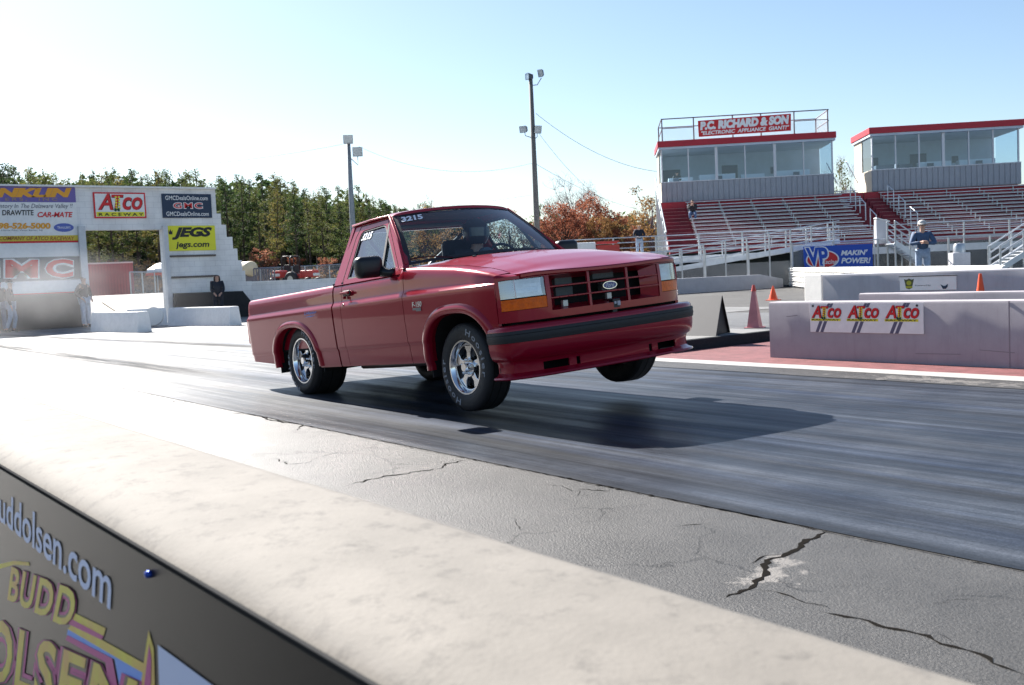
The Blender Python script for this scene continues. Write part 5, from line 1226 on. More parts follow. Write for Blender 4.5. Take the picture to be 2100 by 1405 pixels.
b = MB(); ell(b, bp_, f[0], f[1], W*.225, Hh*.34, .019); rel(b, S0).build('logo_oval', REDS, vb)
b = MB(); letters(b, bp_, 'VP', None, .023, bold=.10, quad=vq(.01, .08, .37, .98), shear=-.1); rel(b, S0).build('lettering', M_PW, vb)
b = MB(); letters(b, bp_, 'VP', None, .027, bold=.04, quad=vq(.03, .12, .35, .94), shear=-.1); rel(b, S0).build('lettering', BLUE, vb)
b = MB(); letters(b, bp_, 'Racing', None, .031, bold=.01, quad=vq(.26, .14, .48, .40), shear=.3); letters(b, bp_, "MAKIN'", None, .016, bold=.04, quad=vq(.54, .56, .93, .78), shear=.25); letters(b, bp_, 'POWER!', None, .016, bold=.04, quad=vq(.54, .22, .97, .46), shear=.25); letters(b, bp_, 'www.vpracingfuels.com', None, .016, quad=vq(.60, .05, .92, .11)); rel(b, S0).build('lettering', M_PW, vb)

# spectators
def face_cam(p): return atan2(CAM.y-p.y, CAM.x-p.x)
q = rq(1893, 560, TC-6.5); zz = 0; dd = 0
pm = D(1893, 560, 29.6); pm.z = .30
person('man in a white cap and blue jacket leaning with folded arms behind the guard rail', pm, face_cam(pm)+.15, dict(elL=(.12, .30, 1.15), wrL=(.30, .06, 1.17), elR=(.12, -.30, 1.15), wrR=(.30, -.06, 1.20)), (C_BLUEJ, C_LJEAN, C_SHOE), 1.02, hat=C_WCAP)
b = MB(); b.box(pm-V((0, 0, .16)), (1.6, 1.2, .30)); o = b.build('step_platform', ALU); tag(o, 'low metal step under the man in the blue jacket', 'platform')
s, _ = SQ(1311, 480, W1+.35); q = SP(s, W1+.45, ZW+.02)
person('bald man in a dark sweater standing at the railing left of the stand', q, face_cam(q), dict(elL=(.10, .28, 1.15), wrL=(.28, .08, 1.10), elR=(.10, -.28, 1.15), wrR=(.28, -.08, 1.10)), (C_NAVY, C_LJEAN, C_SHOE), 1.0)
s, _ = SQ(1421, 445, -3.2); kk = 4; z = (z1B-.30)-.12-.225*kk+.385; q = SP(s, -.25-.66*kk-.17, z+.10)
person('person in a dark top and jeans sitting alone high in the left stand', q, face_cam(q), dict(pel=(0, 0, .0), waist=(.04, 0, .13), chest=(.14, 0, .36), neck=(.22, 0, .50), jaw=(.27, 0, .57), skull=(.25, 0, .67), hipL=(.02, .10, 0), kneeL=(.44, .15, .0), ankL=(.48, .15, -.38), toeL=(.62, .15, -.42), hipR=(.02, -.10, 0), kneeR=(.44, -.15, .0), ankR=(.48, -.15, -.38), toeR=(.62, -.15, -.42),
       shL=(.14, .19, .44), elL=(.38, .22, .22), wrL=(.44, .05, .40), shR=(.14, -.19, .44), elR=(.38, -.22, .22), wrR=(.44, -.05, .42)), (C_DGREY, C_JEAN, C_SHOE), 1.0, hair=C_HAIR)
for px, py, t in ((1388, 352, 1.3), (1376, 352, 1.0)):
    s, z = SQ(px, py, t)
    q = SP(s, t, z-.75)
    if px == 1388: person('person seated behind the leftmost window of the railed press box', q, face_cam(q), dict(pel=(0, 0, .0), waist=(.04, 0, .13), chest=(.08, 0, .36), neck=(.1, 0, .50), jaw=(.13, 0, .57), skull=(.11, 0, .67), hipL=(.02, .10, 0), kneeL=(.44, .15, .0), ankL=(.48, .15, -.38), toeL=(.62, .15, -.42), hipR=(.02, -.10, 0), kneeR=(.44, -.15, .0), ankR=(.48, -.15, -.38), toeR=(.62, -.15, -.42), shL=(.08, .19, .44), elL=(.28, .22, .22), wrL=(.44, .1, .25), shR=(.08, -.19, .44), elR=(.28, -.22, .22), wrR=(.44, -.1, .25)), (C_DGREY, C_DGREY, C_SHOE), 1.0, hair=C_HAIR)
# ================================================================== TOWER WALL ON THE LEFT
FX = -28.5
pt_ = Plane((FX, 0, 0), (0, 1, 0), (0, 0, 1), (1, 0, 0))
def T(px, py): return pt_.inv(px, py)
M_BLOCKW = bpy.data.materials.new('painted_block_wall'); M_BLOCKW.use_nodes = True
def _():
    nt = M_BLOCKW.node_tree; L = nt.links.new; N = nt.nodes.new; b = nt.nodes['Principled BSDF']; b.inputs['Roughness'].default_value = .7
    tc = N('ShaderNodeTexCoord'); sp = N('ShaderNodeSeparateXYZ'); cb = N('ShaderNodeCombineXYZ'); L(tc.outputs['Object'], sp.inputs[0]); L(sp.outputs[1], cb.inputs[0]); L(sp.outputs[2], cb.inputs[1])
    br = N('ShaderNodeTexBrick'); br.inputs['Scale'].default_value = 1; br.inputs['Brick Width'].default_value = .40; br.inputs['Row Height'].default_value = .20; br.inputs['Mortar Size'].default_value = .006
    br.inputs['Color1'].default_value = (.80, .80, .79, 1); br.inputs['Color2'].default_value = (.77, .77, .77, 1); br.inputs['Mortar'].default_value = (.62, .62, .63, 1); L(cb.outputs[0], br.inputs['Vector'])
    n = N('ShaderNodeTexNoise'); n.inputs['Scale'].default_value = 1.3; n.inputs['Detail'].default_value = 7; L(tc.outputs['Object'], n.inputs['Vector']); r = N('ShaderNodeValToRGB'); r.color_ramp.elements[0].color = (.82, .82, .82, 1); r.color_ramp.elements[0].position = .35; r.color_ramp.elements[1].position = .6; L(n.outputs['Fac'], r.inputs[0])
    x = N('ShaderNodeMix'); x.data_type = 'RGBA'; x.blend_type = 'MULTIPLY'; x.inputs[0].default_value = 1; L(br.outputs[0], x.inputs[6]); L(r.outputs[0], x.inputs[7]); L(x.outputs[2], b.inputs['Base Color'])
_()
tw = thing('block_building', 'white painted block building with an open gateway and a stepped right-hand end', 'building', (FX, 5, 0)); S0 = tw.location.copy()
steps = [(445, 438), (454, 461), (465, 486), (478, 510), (488, 534), (497, 555), (504, 577)]
TOP = 4.90; yo0, yo1, zo = 4.52, 7.26, 3.40
b = MB()
def wpoly(y0, y1, z0, z1, th=.35): b.box((FX-th/2, (y0+y1)/2, (z0+z1)/2), (th, y1-y0, z1-z0))
wpoly(-14, yo0, 0, TOP); wpoly(yo0, yo1, zo, TOP)
y_end = T(441, 390)[0]; wpoly(yo1, y_end, 0, TOP)
yb_ = [y_end]+[T(*s)[0] for s in steps[1:]]+[T(516, 577)[0]]
for s, ya, ye in zip(steps, yb_, yb_[1:]): wpoly(ya, ye, 0, T(*s)[1])
rel(b, S0).build('wall', M_BLOCKW, tw)
ylow = T(516, 577)[0]
lw = thing('low_block_wall', 'low white block wall running right from the stepped building end', 'wall', (FX, ylow, 0)); b = MB(); b.box((FX-.15, (ylow+40)/2, .65), (.3, 40-ylow, 1.3)); rel(b, lw.location.copy()).build('wall', M_BLOCKW, lw)
b = MB(); b.box((FX-.15, (ylow+40)/2, 1.325), (.36, 40-ylow, .05)); rel(b, lw.location.copy()).build('coping', WHITE, lw)
M_PIL = mat('pillar_grey_white', (.55, .57, .60), .6, var=.08)
for y0, y1 in ((4.27, 4.50), (7.24, 7.40)):
    b = MB(); b.box((FX+.10, (y0+y1)/2, TOP/2*.72), (.22, y1-y0, TOP*.72)); rel(b, S0).build('gate_pillar', M_PIL, tw)
for py0 in (526, 569.5):
    a = T(343, py0); b = MB(); b.box((FX+.03, (7.42+9.22)/2, a[1]), (.08, 1.8, .07)); rel(b, S0).build('wall_batten', mat('batten_brown', (.12, .10, .09), .7), tw)
b = MB(); b.box((FX-.1, (-14+y_end)/2, TOP+.03), (.5, y_end+14, .06)); rel(b, S0).build('coping', WHITE, tw)
M_SKIRT = mat('black_skirt', (.014, .015, .018), .8, var=.2)
sk1 = thing('black_skirting', 'black sloping skirt at the foot of the building right of the gateway', 'skirting', (FX+.3, 7.4, 0)); b = MB(); b.prism([(0, 0), (3.35, 0), (2.60, 1.0), (0, 1.03)], (0, 0, 0), (0, 1, 0), (0, 0, 1), (1, 0, 0), .25); b.build('panel', M_SKIRT, sk1)
sk2 = thing('black_skirting', 'long black skirt at the foot of the billboard on the left', 'skirting', (FX+.1, -14, 0)); b = MB(); b.prism([(0, 0), (18.2, 0), (18.2, 1.22), (0, 1.22)], (0, 0, 0), (0, 1, 0), (0, 0, 1), (1, 0, 0), .25); b.build('panel', M_SKIRT, sk2)
def tq(x0, y0, x1, y1):  # px box -> quad on facade, perspective aware corners
    return [T(x0, y1), T(x1, y1), T(x1, y0), T(x0, y0)]
def sign(name, label, px):
    a = T(px[0], px[3]); t = thing(name, label, 'sign', (FX+.02, a[0], a[1])); return t
def sgb(b, t, name, m): rel(b, t.location.copy()).build(name, m, t)
def pan(b, q, d0, d1): b.prism(q, pt_.O+pt_.N*d0, pt_.X, pt_.Y, pt_.N, d1-d0)
# raceway sign
q0 = [T(193, 448), T(299, 447), T(297, 396), T(190, 394)]; a0, a1 = (q0[0][0]+q0[3][0])/2, (q0[1][0]+q0[2][0])/2; b0, b1 = (q0[0][1]+q0[1][1])/2, (q0[2][1]+q0[3][1])/2
t = sign('raceway_sign', 'white sign with red raceway lettering over a yellow strip above the gateway', (190, 395, 298, 447)); W, Hh = a1-a0, b1-b0
b = MB(); boxp(b, pt_, a0, b0, a1, b1, .002, .05); sgb(b, t, 'frame', REDS)
b = MB(); rect(b, pt_, a0+.05, b0+.05, a1-.05, b1-.05, .054); sgb(b, t, 'panel', WHITE)
b = MB(); rect(b, pt_, a0+.07, b0+.06, a1-.07, b0+Hh*.24, .058); sgb(b, t, 'panel_strip', YEL)
red, grn, yel, drk = MB(), MB(), MB(), MB(); atco_logo(red, grn, yel, drk, pt_, a0+W*.08, b0+Hh*.04, W*.86, Hh*.90, .060); letters(drk, pt_, 'RACEWAY', (a0+W*.08, b0+Hh*.08, a1-W*.06, b0+Hh*.20), .066, bold=.02, spacing=1.5)
for bb, mm in ((red, REDS), (grn, M_DGR), (yel, YEL), (drk, BLACK)): sgb(bb, t, 'lettering', mm)
# dealer sign
def simple(label, px, m):
    q = tq(*px); a0, a1 = (q[0][0]+q[3][0])/2, (q[1][0]+q[2][0])/2; b0, b1 = (q[0][1]+q[1][1])/2, (q[2][1]+q[3][1])/2
    t = sign('dealer_sign', label, px); b = MB(); boxp(b, pt_, a0, b0, a1, b1, .002, .04); sgb(b, t, 'panel', m); return t, a0, b0, a1-a0, b1-b0
t, a0, b0, W, Hh = simple('dark blue sign with a web address above and below red and white block letters', (332, 398, 433, 447), NAVY)
b = MB(); letters(b, pt_, 'GMCDealsOnline.com', (a0+W*.07, b0+Hh*.74, a0+W*.93, b0+Hh*.92), .045, bold=.01); letters(b, pt_, 'GMCDealsOnline.com', (a0+W*.07, b0+Hh*.08, a0+W*.93, b0+Hh*.26), .045, bold=.01); letters(b, pt_, 'GMC', (a0+W*.21, b0+Hh*.37, a0+W*.82, b0+Hh*.65), .045, bold=.07, spacing=1.2); sgb(b, t, 'lettering', WHITE)
b = MB(); letters(b, pt_, 'GMC', (a0+W*.225, b0+Hh*.395, a0+W*.805, b0+Hh*.625), .049, bold=.02, spacing=1.25); sgb(b, t, 'lettering', REDS)
t, a0, b0, W, Hh = simple('bright yellow sign with big black slanted letters and a small crown', (342, 463, 441, 514), mat('jegs_yellow', (.72, .70, .03), .5))
b = MB(); letters(b, pt_, 'JEGS', (a0+W*.10, b0+Hh*.44, a0+W*.94, b0+Hh*.94), .045, bold=.06, shear=.3); letters(b, pt_, 'jegs.com', (a0+W*.16, b0+Hh*.06, a0+W*.86, b0+Hh*.36), .045, bold=.03, shear=.15)
flat(b, pt_, [(a0+W*x, b0+Hh*y) for x, y in ((.03, .84), (.055, .76), (.075, .88), (.095, .76), (.12, .84), (.11, .66), (.04, .66))], .045); sgb(b, t, 'lettering', BLACK)
# billboard at the far left
bb_ = thing('billboard', 'large trailer dealer billboard with purple top band and block letters at the left edge', 'billboard', (FX+.02, 0, 1.2)); 
yR = T(154, 400)[0]; yL = -3.0
zs = {k: T(100, v)[1] for k, v in dict(a=382, b=415, c=483, d=494, e=498, f=527, g=575, h=600, i=605).items()}
def band(name, z0, z1, m, d=.05, y0=yL, y1=yR):
    b = MB(); boxp(b, pt_, y0, z0, y1, z1, .002, d); rel(b, bb_.location.copy()).build(name, m, bb_)
M_PUR = mat('purple_band', (.16, .12, .36), .5); M_ORG = mat('orange_ink', (.80, .36, .03), .5); M_DGY = mat('sign_dark_grey', (.13, .14, .15), .5)
band('top_band', zs['b'], zs['a'], M_PUR); band('text_panel', zs['c'], zs['b']-.003, WHITE); band('yellow_strip', zs['d'], zs['c']-.003, mat('strip_gold', (.70, .55, .06), .5)); band('red_frame', zs['e'], zs['d']-.003, REDS, y1=yR+.12)
band('lower_panel', zs['i'], zs['e']-.003, WHITE); band('letter_panel', zs['g'], zs['f'], M_DGY, .055); band('red_frame', zs['i']+.0, zs['h'], REDS, .06); band('red_frame', zs['h'], zs['d'], REDS, .06, yR+.002, yR+.13)
def bt(txt, px, m, d=.06, **k):
    b = MB(); letters(b, pt_, txt, None, d, quad=tq(*px), **k); rel(b, bb_.location.copy()).build('lettering', m, bb_)
bt('NKLIN', (-8, 386, 146, 405), M_ORG, bold=.07, shear=.2); bt('ERS,  INC', (10, 406, 117, 413), mat('dull_gold', (.35, .25, .18), .6), bold=.02, spacing=1.4)
bt('Largest Inventory In The Delaware Valley !!', (-62, 418, 148, 430), mat('grey_ink', (.12, .12, .16), .6), bold=.0, shear=.2)
bt('DRAWTITE', (4, 431, 68, 442), BLACK, bold=.02); bt('CAR-MATE', (76, 435, 148, 446), REDS, bold=.03, shear=.2); bt('98-526-5000', (-4, 457, 103, 470), M_ORG, bold=.05); bt('150 S. White Horse Pike, West Berlin, NJ', (-40, 471, 86, 475), mat('grey_ink2', (.2, .2, .25), .6))
bt('A COMPANY OF ATCO RACEWAY', (-14, 485, 152, 493), mat('brown_ink', (.35, .12, .03), .6), bold=.02, shear=.2)
bt('M', (6, 531, 80, 572), WHITE, bold=.10, d=.064); bt('M', (10, 533, 77, 570), REDS, bold=.03, d=.070); bt('C', (90, 530, 151, 571), WHITE, bold=.10, d=.064); bt('C', (93, 532, 149, 569), REDS, bold=.03, d=.070); bt('G', (-62, 532, 0, 574), WHITE, bold=.10, d=.064); bt('G', (-58, 534, -4, 572), REDS, bold=.03, d=.070)
c = T(130, 467); b = MB(); ell(b, pt_, c[0], c[1], .33, .15, .062); rel(b, bb_.location.copy()).build('oval_logo', mat('oval_blue', (.10, .14, .45), .5), bb_)
b = MB(); b2 = MB(); letters(b2, pt_, 'TRAILERS', (c[0]-.22, c[1]-.04, c[0]+.22, c[1]+.04), .066); rel(b2, bb_.location.copy()).build('lettering', WHITE, bb_)
# small panel by frame
# ---- concrete blocks on the pad
M_BLK2 = concrete('white_barrier_concrete', (.80, .80, .80), .06, (.84, .84, .84))
def cblock(label, a, c, h, w=.45):
    d = V((c.x-a.x, c.y-a.y, 0)); l = d.length; d.normalize(); n = V((-d.y, d.x, 0))
    t = thing('concrete_barrier', label, 'barrier', (a.x, a.y, 0)); b = MB()
    b.prism([(0, 0), (w, 0), (w*.82, h), (w*.18, h)], n*w*0, n, V((0, 0, 1)), d, l); b.build('block', M_BLK2, t, bevel=.02); return t
cblock('white concrete barrier beside the standing man, nearest the camera', G(185, 681), G(281, 683), .59)
cblock('white concrete barrier at the right of the pad, in front of the woman', G(343, 669), G(470, 669), .58)
cblock('white concrete barrier set back between two others on the pad', G(272, 672), G(345, 667), .575)
q = G(312, 670); dr = thing('cable_drum', 'pale round drum leaning on the set back barrier', 'drum', (q.x+.25, q.y, .33)); b = MB(); b.lathe([(0, .06), (.27, .06), (.30, .05), (.30, -.05), (.27, -.06), (0, -.06)], 24, axis='x'); b.build('drum_body', mat('drum_white', (.75, .74, .70), .6), dr, auto=40); dr.rotation_euler = (0, R(-12), R(-35))
a = G(183, 682); b = MB(); st = thing('push_broom', 'broom handle slanting up behind the nearest white barrier', 'broom', G(226, 676)); 
p0, p1 = D(210, 621, 33.0)-st.location, D(236, 638, 32.6)-st.location; b.tube([p0, p1, V((p1.x+.6, p1.y+.1, .05))], .018, 6); b.build('handle', mat('wood_handle', (.30, .22, .14), .6), st)
b = MB(); b.box((p1.x+.6, p1.y+.1, .04), (.12, .5, .08)); b.build('brush_head', M_SKIRT, st)
# ---- people at the left
q = G(177, 672); person('heavy man in a dark sweatshirt and light jeans standing left of the white barriers', q, face_cam(q)+.9, dict(elL=(-.05, .36, 1.16), wrL=(.10, .24, .98), elR=(-.05, -.36, 1.16), wrR=(.10, -.24, .98)), (C_DGREY, C_LJEAN, C_SHOE), 1.02, hair=C_HAIR)
q = PL(26, 676, (-26.8, 0, 0), (1, 0, 0)); q.z = 0; person('man in a dark cap and dark jacket walking at the left edge below the billboard', q, face_cam(q)+1.4, dict(kneeL=(.10, .11, .50), ankL=(.02, .12, .10), kneeR=(-.02, -.11, .5), ankR=(-.16, -.12, .12), toeR=(-.02, -.12, .05)), (C_DGREY, C_LJEAN, C_SHOE), .98, hat=C_NAVY)
q = PL(3, 676, (-27.0, 0, 0), (1, 0, 0)); q.z = 0; person('person in a dark jacket and blue jeans cut off by the left edge', q, face_cam(q)+.5, {}, (C_NAVY, C_JEAN, C_SHOE), 1.0, hair=C_HAIR)
q = D(449, 640, 38.4); q.z = 0; person('woman with long dark hair and sunglasses in a dark coat before the black skirt', q, face_cam(q), dict(elL=(.06, .22, 1.12), wrL=(.22, .12, 1.0), elR=(.06, -.22, 1.12), wrR=(.22, -.12, 1.0)), (C_NAVY, C_NAVY, C_SHOE), .96, hair=mat('dark_hair', (.03, .018, .012), .6), long_hair=True)
# ---- beyond the gateway and low wall
rc = D(224, 560, 74); zc0 = gz(rc.x, rc.y)
az = atan2(rc.y-CAM.y, rc.x-CAM.x); cx_, cy_ = V((sin(az), -cos(az), 0)), V((cos(az), sin(az), 0))
ct = thing('storage_container', 'faded red corrugated container beyond the gateway', 'container', (rc.x, rc.y, zc0)); wd, ht = 86*74/F_PX, Hz(rc, 541)-zc0
b = MB(); b.box(cy_*1.2+V((0, 0, ht/2)), (wd, 2.4, ht), ax=(cx_, cy_, ZU)); b.build('container_body', mat('faded_red', (.42, .07, .08), .6, var=.2, vscale=1), ct)
M_RIB = mat('faded_red_rib', (.36, .06, .07), .6)
for k in range(16): b = MB(); b.box(cx_*(wd*(-.5+(k+.5)/16))+V((0, 0, ht/2)), (.08, .05, ht*.94), ax=(cx_, cy_, ZU)); b.build('rib', M_RIB, ct)
b = MB(); b.box(cy_*1.2+V((0, 0, ht+.05)), (wd+.06, 2.46, .10), ax=(cx_, cy_, ZU)); b.build('roof_edge', mat('pale_pink', (.7, .5, .48), .6), ct)
def lfence(label, pts, d_, h, posts, m=None, name='chain_link_fence', mesh=True):
    P = [D(px, py, dd) for (px, py), dd in zip(pts, d_)]; base = [V((p.x, p.y, gz(p.x, p.y))) for p in P]; t = thing(name, label, 'fence', base[0]); o = base[0].copy(); mm = m or ALU
    for a, c in zip(range(len(P)), range(1, len(P))):
        b = MB(); b.tube([P[a]-o, P[c]-o], .04, 6); b.build('top_rail', mm, t)
        if mesh: b = MB(); b.poly([base[a]-o, base[c]-o, P[c]-o, P[a]-o]); b.build('mesh_panel', M_LINK, t)
        for k in range(posts+1): f = k/posts; q = base[a].lerp(base[c], f); q2 = P[a].lerp(P[c], f); b = MB(); b.tube([q-o, q2-o], .045, 6); b.build('post', mm, t)
    return t
lfence('chain link fence beyond the gateway beside the red container', [(266, 558), (342, 558)], (68, 66), 1.5, 3)
lfence('long chain link fence behind the tractors on the rise', [(512, 551), (600, 547), (700, 542), (860, 536)], (70, 70, 70, 70), 1.5, 4)
lfence('dark cage fence panel left of the tractors', [(520, 551), (562, 551)], (56, 56), 1.4, 8, M_PIPE, 'cage_fence', False)
cp = D(330, 552, 72); t = thing('canopy_tent', 'small white canopy with an orange edge beyond the gateway', 'canopy', (cp.x, cp.y, gz(cp.x, cp.y))); zt = cp.z-t.location.z
b = MB(); b.lathe([(1.0, zt-.25), (.9, zt), (.3, zt+.35), (0, zt+.42)], 8); b.build('canopy_top', WHITE, t); b = MB(); b.lathe([(1.01, zt-.40), (1.01, zt-.24)], 8); b.build('canopy_edge', M_OR, t)
for sx in (-.8, .8):
    b = MB(); b.tube([(sx, 0, 0), (sx, 0, zt-.2)], .04, 6); b.build('leg', ALU, t)
# tractors: roll bar, bonnet, seat, wheels
def tractor(label, px, d, rz, m, sc):
    q = D(px, 575, d); g_ = gz(q.x, q.y); t = thing('tractor', label, 'tractor', (q.x, q.y, g_), rz); t.scale = (sc,)*3
    b = MB(); b.box((.55, 0, .85), (1.1, .55, .45)); b.box((-.35, 0, .75), (.9, .7, .30)); b.build('tractor_body', m, t, bevel=.06)
    b = MB(); b.box((.95, 0, .80), (.5, .5, .18)); b.build('bonnet_stripe', mat('tractor_white', (.7, .68, .65), .5), t, bevel=.03)
    for sx, sy, r, wd_ in ((-.45, .55, .52, .28), (-.45, -.55, .52, .28), (.85, .48, .32, .2), (.85, -.48, .32, .2)):
        w_ = MB(); w_.lathe([(r*.5, -wd_/2), (r*.9, -wd_/2), (r, -wd_/3), (r, wd_/3), (r*.9, wd_/2), (r*.5, wd_/2)], 20, (sx, sy, r), 'y'); o = w_.build('wheel', M_RUB, t, auto=40)
        w_ = MB(); w_.lathe([(0, -wd_*.52), (r*.5, -wd_*.45), (r*.5, wd_*.45), (0, wd_*.52)], 16, (sx, sy, r), 'y'); w_.build('rim', mat('rim_cream', (.6, .58, .5), .5), o, auto=40)
    b = MB(); b.tube([(-.65, -.42, .9), (-.65, -.42, 1.85), (-.65, -.3, 1.98), (-.65, .3, 1.98), (-.65, .42, 1.85), (-.65, .42, .9)], .045, 8); b.build('roll_bar', M_RUB, t, smooth=True)
    b = MB(); b.box((-.35, 0, 1.02), (.45, .45, .12)); b.box((-.55, 0, 1.25), (.1, .45, .4)); b.build('seat', M_RUB, t, bevel=.03)
    return t
az = atan2(-(CAM.x+40), CAM.y-20)
tractor('red tractor with a folded roll bar beside the cage fence', 583, 62, R(-50), mat('tractor_red', (.50, .04, .03), .4), .92)
tractor('long red and white tractor with an upright roll bar by the grey fence', 622, 60, R(20), mat('tractor_red_two', (.52, .06, .05), .4), .92)
b = MB(); q = D(507, 552, 58); tk = thing('water_tank', 'small cream tank behind the foot of the stepped wall', 'tank', (q.x, q.y, gz(q.x, q.y))); b.lathe([(0, -.7), (.35, -.65), (.42, -.5), (.42, .5), (.35, .65), (0, .7)], 18, (0, 0, q.z-tk.location.z), 'x'); b.build('tank_body', mat('tank_cream', (.6, .52, .36), .6), tk, smooth=True)
b = MB(); hz_ = q.z-tk.location.z
for sx in (-.4, .4): b = MB(); b.box((sx, 0, hz_/2-.15), (.1, .6, hz_-.3)); b.build('cradle', M_PIPE, tk)
# ---- white trailer behind the hood
q = D(1186, 520, 34); tr = thing('utility_trailer', 'white box trailer with a red framed rack showing over the truck bonnet', 'trailer', (q.x, q.y, 0)); az = atan2(q.y-CAM.y, q.x-CAM.x); a_, c_ = V((sin(az), -cos(az), 0)), V((cos(az), sin(az), 0)); zt = Hz(q, 498)
b = MB(); b.box(c_*.8+V((0, 0, (zt+.5)/2)), (72*34/F_PX, 1.6, zt-.5), ax=(a_, c_, ZU)); b.build('trailer_box', WHITE, tr, bevel=.03)
xr = 1.22*.5; M_RR = mat('rack_red', (.5, .06, .05), .5)
for dz in (0, -.13):
    
    for dy in (0, 1.6): b = MB(); b.bar(a_*.62+c_*dy+V((0, 0, zt-.01+dz)), a_*1.35+c_*dy+V((0, 0, zt-.01+dz)), .05, .05); b.build('rack_rail', M_RR, tr)
b = MB(); b.box(a_*1.0+c_*.8+V((0, 0, zt-.55)), (.72, 1.6, .75), ax=(a_, c_, ZU)); b.build('rack_box', M_RR, tr)
for sx in (-.4, .4):
    w_ = MB(); w_.lathe([(0, -.1), (.30, -.1), (.33, 0), (.30, .1), (0, .1)], 18, (0, 0, 0), 'y'); r_ = Matrix.Rotation(az+pi/2, 3, 'Z'); w_.xf(lambda p: r_ @ V(p)+a_*sx+V((0, 0, .33))-c_*.05); w_.build('wheel', M_RUB, tr, smooth=True)
# ================================================================== POLES AND WIRES
M_POLE = mat('weathered_pole', (.17, .16, .15), .8, var=.25, vscale=3, stretch=(3, 3, .3)); M_POLEG = mat('grey_steel_pole', (.24, .27, .29), .6, var=.12)
M_LAMP = mat('lamp_housing_grey', (.10, .11, .13), .4, .5); M_LGL = mat('lamp_glass', (.62, .70, .74), .1, .3, var=.2, vscale=9)
def flood(par, c, aim, w=.55, h=.55, d=.35, name='floodlight'):
    aim = V(aim).normalized(); X = V((-aim.y, aim.x, 0)).normalized(); Zz = aim.cross(X)*-1 if aim.cross(X).z < 0 else aim.cross(X)
    b = MB(); o = V(c)
    f = [o+aim*d/2+X*(a*w/2)+Zz*(e*h/2) for a, e in ((-1, -1), (1, -1), (1, 1), (-1, 1))]; r = [o-aim*d/2+X*(a*w*.32)+Zz*(e*h*.32) for a, e in ((-1, -1), (1, -1), (1, 1), (-1, 1))]
    i = [b.vert(p) for p in f+r]
    for q in ((7, 6, 5, 4), (0, 4, 5, 1), (1, 5, 6, 2), (2, 6, 7, 3), (3, 7, 4, 0)): b.face([i[k] for k in q])
    fl = b.build(name, M_LAMP, par, bevel=.02)
    b = MB(); b.poly([p*.92+(o+aim*d/2)*.08-aim*.01 for p in f]); b.build('lamp_glass', M_LGL, fl)
    return fl
TO = (CAM-D(713, 400, 62)); TO.z = 0; TO.normalize(); SI = V((-TO.y, TO.x, 0))   # SI points right in the picture
if SI.dot(_R) < 0: SI = -SI
p = D(714, 290, 62); pole = thing('light_pole', 'grey steel light pole with two square floodlights left of the truck cab', 'light pole', (p.x, p.y, 0))
b = MB(); b.tube([(0, 0, 0), (0, 0, p.z*.5), (0, 0, p.z)], [.19, .16, .12], 10); b.build('pole', M_POLEG, pole, smooth=True)
flood(pole, V((0, 0, p.z+.12))+TO*.2, TO+V((0, 0, -.35)), .56, .52); q = D(733, 311, 62)-pole.location; flood(pole, q+TO*.2, TO+V((0, 0, -.35)), .58, .56)
b = MB(); b.tube([(0, 0, p.z-.9), q-V((0, 0, .8)), q-V((0, 0, .2))], .03, 6); b.build('lamp_bracket', M_POLEG, pole)
p2 = D(1088, 158, 56); pole2 = thing('light_pole', 'tall weathered wooden pole with four floodlights behind the truck roof', 'light pole', (p2.x, p2.y, 0)); T2 = p2.z
b = MB(); b.tube([(0, 0, 0), (0, 0, T2*.4), (0, 0, T2)], [.18, .155, .105], 10); b.build('pole', M_POLE, pole2, smooth=True)
flood(pole2, V((0, 0, T2+.02))-SI*.05, -SI+TO*.4, .34, .34, .34)
q = D(1110, 150, 56)-pole2.location; flood(pole2, q, -SI*1.0+TO*.9+V((0, 0, -.3)), .32, .40, .2); b = MB(); b.tube([(0, 0, T2-.45), SI*.35+V((0, 0, T2-.42)), q-V((0, 0, .25))], .025, 6); b.build('lamp_bracket', M_POLEG, pole2)
q = D(1075, 265, 56)-pole2.location; flood(pole2, q, -SI+TO*1.2+V((0, 0, -.3)), .42, .36, .3); b = MB(); b.tube([q, q-V((0, 0, .35))+SI*.05, V((0, 0, q.z-.5))], .025, 6); b.build('lamp_bracket', M_POLEG, pole2)
q = D(1101, 265, 56)-pole2.location; flood(pole2, q, TO+SI*.25+V((0, 0, -.3)), .42, .42, .3); b = MB(); b.tube([q, q-V((0, 0, .4)), V((0, 0, q.z-.6))], .025, 6); b.build('lamp_bracket', M_POLEG, pole2)
b = MB(); q = D(1098, 350, 56)-pole2.location; b.lathe([(0, -.08), (.06, -.06), (.06, .06), (0, .08)], 8, tuple(q)); b.build('insulator', M_LAMP, pole2)
M_WIRE = mat('wire_grey', (.10, .11, .12), .6)
def wire(label, a, c, sag, r=.010):
    t = thing('overhead_wire', label, 'wire', a); pts = [(V(a).lerp(V(c), k/24)-V((0, 0, sag*4*(k/24)*(1-k/24))))-V(a) for k in range(25)]
    b = MB(); b.tube(pts, r, 5); b.build('cable', M_WIRE, t)
wire('wire from the tall wooden pole down to the left press box', D(1098, 232, 56), D(1349, 352, 60), .6, .012)
wire('steep wire from the tall pole down behind the red tree', D(1101, 268, 56), D(1245, 412, 78), .5, .010)
wire('wire running right from the middle of the tall pole', D(1097, 335, 56), D(1310, 430, 75), .3, .010)
wire('wire between the two light poles', D(735, 300, 62), D(1090, 335, 56), .9, .007)
wire('wire running left from the grey light pole', D(702, 296, 62), D(-40, 322, 80), 1.0, .007)
wire('lower wire crossing in front of the pines', D(430, 432, 62), D(1090, 400, 62), .5, .006)

